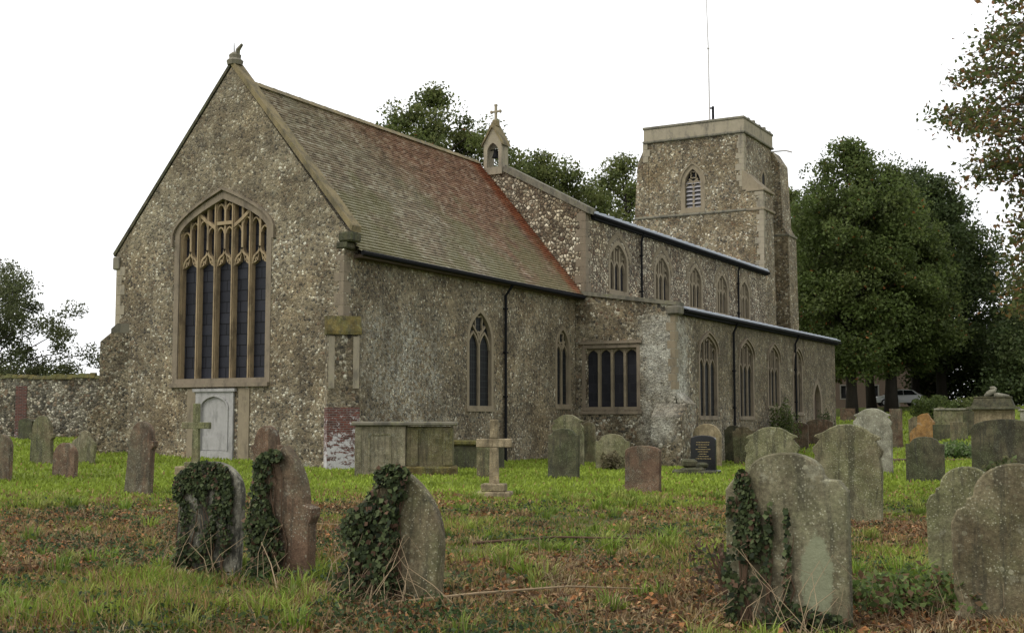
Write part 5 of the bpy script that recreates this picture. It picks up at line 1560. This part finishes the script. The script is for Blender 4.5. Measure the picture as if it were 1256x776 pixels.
def tufts(name, label, ncen, per, d0, d1, hh, colr, wd, dens, spread=.09):
    X, Y, d = scatter(ncen, d0, d1)
    k = rng.random(len(X)) < dens(X, Y, d); X, Y, d = X[k], Y[k], d[k]
    sc = np.repeat(rng.uniform(.5, 1.3, len(X)), per)
    cx, cy, dd = np.repeat(X, per), np.repeat(Y, per), np.repeat(d, per); n = len(cx)
    a = rng.uniform(0, 2*math.pi, n); q = np.sqrt(rng.random(n))*spread*sc
    px, py = cx+np.cos(a)*q, cy+np.sin(a)*q
    h = hh*sc*rng.uniform(.5, 1.2, n); out_ = h*rng.uniform(.1, .75, n)*(.4+q/spread)
    P = np.stack([px, py, gz(px, py)-.01], 1)
    L = np.stack([np.cos(a)*out_, np.sin(a)*out_, h], 1)
    w_ = (wd+.0006*dd)*rng.uniform(.7, 1.3, n); b = a+math.pi/2+rng.normal(size=n)*.5
    s = np.stack([np.cos(b)*w_/2, np.sin(b)*w_/2, 0*w_], 1)
    mid = P+L*np.array([.35,.35,.65])
    tip = P+L*np.array([1.2,1.2,.92])
    V = np.stack([P-s, P+s, mid+s*.8, tip, mid-s*.8], 1).reshape(-1, 3)
    base = np.arange(n)[:, None]*5
    F = np.concatenate([base+np.array([[0,1,2]]), base+np.array([[0,2,4]]), base+np.array([[4,2,3]])], 0)
    cols = np.array(colr); c = np.repeat(cols[rng.integers(0, len(cols), len(X))], per, 0)*rng.uniform(.7, 1.3, (n, 1))
    return tag(np_mesh(name, V, F, MAT['blade'], np.repeat(c, 5, 0)), label, 'grass', None, 'stuff')
tufts('grass_tufts', 'fresh green tufts of long grass in the foreground', 2600, 46, 7.2, 27, .19, [(.15,.22,.03), (.20,.26,.04), (.12,.17,.028), (.23,.25,.06)], .005, lambda X, Y, d: np.clip((.12+.9*green_f(X, Y)+.9*(fbm(X, Y, 1.2, 61)-.45))*(1-.75*brown_f(X, Y)), 0, 1))
tufts('straw_tufts', 'withered straw-coloured grass clumps lying in the foreground', 1500, 40, 7.2, 26, .11, [(.27,.20,.09), (.22,.15,.07), (.16,.10,.05), (.30,.24,.13)], .005, lambda X, Y, d: np.clip(.10+.8*brown_f(X, Y), 0, 1), .14)

def litter(name, label, n, d0, d1, size, cols, dens, cat='leaves', mat='dry', zj=.05, up=1.6):
    X, Y, d = scatter(n, d0, d1)
    k = rng.random(len(X)) < dens(X, Y, d); X, Y, d = X[k], Y[k], d[k]
    n = len(X)
    P = np.stack([X, Y, gz(X, Y)+.01+rng.random(n)**2*zj], 1)
    cols = np.array(cols)
    cc = cols[rng.integers(0, len(cols), n)]*rng.uniform(.6, 1.35, (n, 1))
    Vv, Ff, Cc = leaves(P, size*rng.uniform(.5, 1.3, n)*(1+.02*(d-8)), cc, up, .65, .2)
    return tag(np_mesh(name, Vv, Ff, MAT[mat], Cc), label, cat, None, 'stuff')
litter('fallen_leaves', 'brown and rust fallen leaves strewn through the grass', 130000, 7, 30, .055, [(.21,.095,.04), (.28,.13,.052), (.16,.08,.042), (.31,.19,.10), (.085,.05,.03), (.10,.06,.035), (.24,.17,.09), (.13,.09,.05)], lambda X, Y, d: np.clip(brown_f(X, Y)*1.0+.04, 0, 1))
litter('low_weeds', 'small dark green weeds and ground ivy among the grass', 110000, 7, 24, .045, [(.035,.06,.02), (.05,.085,.028), (.075,.11,.04), (.03,.045,.02)], lambda X, Y, d: np.clip((fbm(X, Y, .9, 51)-.45)*4, 0, .9), 'weeds', 'leaf', .11, .9)

def twigs(name, label, n, d0, d1, lmin, lmax, rad, mat, dens, cat='stems', flat=.25):
    X, Y, d = scatter(n, d0, d1)
    k = rng.random(len(X)) < dens(X, Y, d); X, Y, d = X[k], Y[k], d[k]
    n = len(X); Z = gz(X, Y)
    a = rng.uniform(0, 2*math.pi, n); L = rng.uniform(lmin, lmax, n); el = rng.random(n)**2*flat*6
    el = np.clip(el, .02, 1.3)
    dirv = np.stack([np.cos(a)*np.cos(el), np.sin(a)*np.cos(el), np.sin(el)], 1)
    P0 = np.stack([X, Y, Z+.01], 1); P2 = P0+dirv*L[:, None]
    P1 = (P0+P2)/2+rng.normal(size=(n, 3))*L[:, None]*.07+np.array([0,0,.02])
    r_ = rad*(1+.03*(d-8))
    s1 = np.cross(dirv, np.array([0,0,1.0])); s1 /= np.linalg.norm(s1, axis=1, keepdims=True)+1e-9; s2 = np.cross(dirv, s1)
    ring = lambda P, k: [P+s1*(r_*k)[:, None], P-s1*(r_*k*.5)[:, None]+s2*(r_*k*.86)[:, None], P-s1*(r_*k*.5)[:, None]-s2*(r_*k*.86)[:, None]]
    V = np.stack(ring(P0, 1+0*r_)+ring(P1, .8+0*r_)+ring(P2, .4+0*r_), 1).reshape(-1, 3)
    f = []
    for q in (0, 3):
        for i in range(3):
            j = (i+1) % 3; f.append([q+i, q+j, q+3+j, q+3+i])
    F = (np.arange(n)[:, None, None]*9+np.array(f)[None]).reshape(-1, 4)
    return tag(np_mesh(name, V, F, MAT[mat]), label, cat, None, 'stuff')
twigs('dead_stems', 'pale dead stems and straw lying in the foreground', 5200, 7.2, 24, .10, .55, .0022, 'stem', lambda X, Y, d: np.clip(brown_f(X, Y)*.8+.1, 0, 1))
twigs('bramble_stems', 'dark brown cut bramble stems standing in the dead patch', 6000, 7.5, 26, .06, .26, .0045, 'stem_dark', lambda X, Y, d: np.clip(brown_f(X, Y)-.15, 0, 1), flat=.5)

# a few fallen branches one can pick out
def branch(label, pts, r0, mat='stem'):
    z = [float(gz(p[0], p[1]))+p[2] for p in pts]
    o0 = (pts[0][0], pts[0][1], z[0])
    m = MB(); m.tube([(p[0]-o0[0], p[1]-o0[1], zz-o0[2]) for p, zz in zip(pts, z)], [r0*(1-.75*i/(len(pts)-1)) for i in range(len(pts))], 6)
    b_ = m.build('fallen_branch', MAT[mat]); b_.location = o0
    k = len(pts)//2
    tag(b_, label, 'branch')
branch('long pale bent stick lying beside the ivied buff headstone', [(-6.3,8.75,.03), (-5.6,9.35,.10), (-5.0,9.9,.13), (-4.5,10.5,.08)], .016)
branch('thin dark branch lying across the middle grass', [(-8.2,13.6,.03), (-7.3,14.1,.10), (-6.4,14.4,.12), (-5.8,14.7,.05)], .02, 'stem_dark')
branch('pale curved stem leaning by the red pointed headstone foot', [(-7.5,9.0,.02), (-7.75,9.2,.22), (-8.0,9.35,.42)], .009)
branch('straight pale stick across the brown dead patch', [(-12.6,14.4,.05), (-11.7,14.9,.09), (-10.8,15.3,.06)], .014)
shrub('lavender_clump', 'dry grey-brown clump in front of the grey hump-topped headstone', -17.0, 36.9, .85, .58, 1500, .09, [(.15,.13,.075), (.20,.17,.10), (.09,.085,.04)], 'shrub')

shrub('nettle_patch', 'low green nettles and brambles beside the large lichened front headstone', -2.25, 10.9, 1.5, .34, 1500, .07, [(.09,.14,.035), (.12,.18,.045), (.16,.21,.06), (.07,.10,.03), (.16,.10,.05)], 'weeds', up=.9)
shrub('bramble_spray', 'brown bramble spray reaching out behind the large lichened headstone', -3.75, 10.6, .8, .6, 420, .06, [(.09,.055,.035), (.13,.08,.05), (.05,.06,.025)], 'bramble')
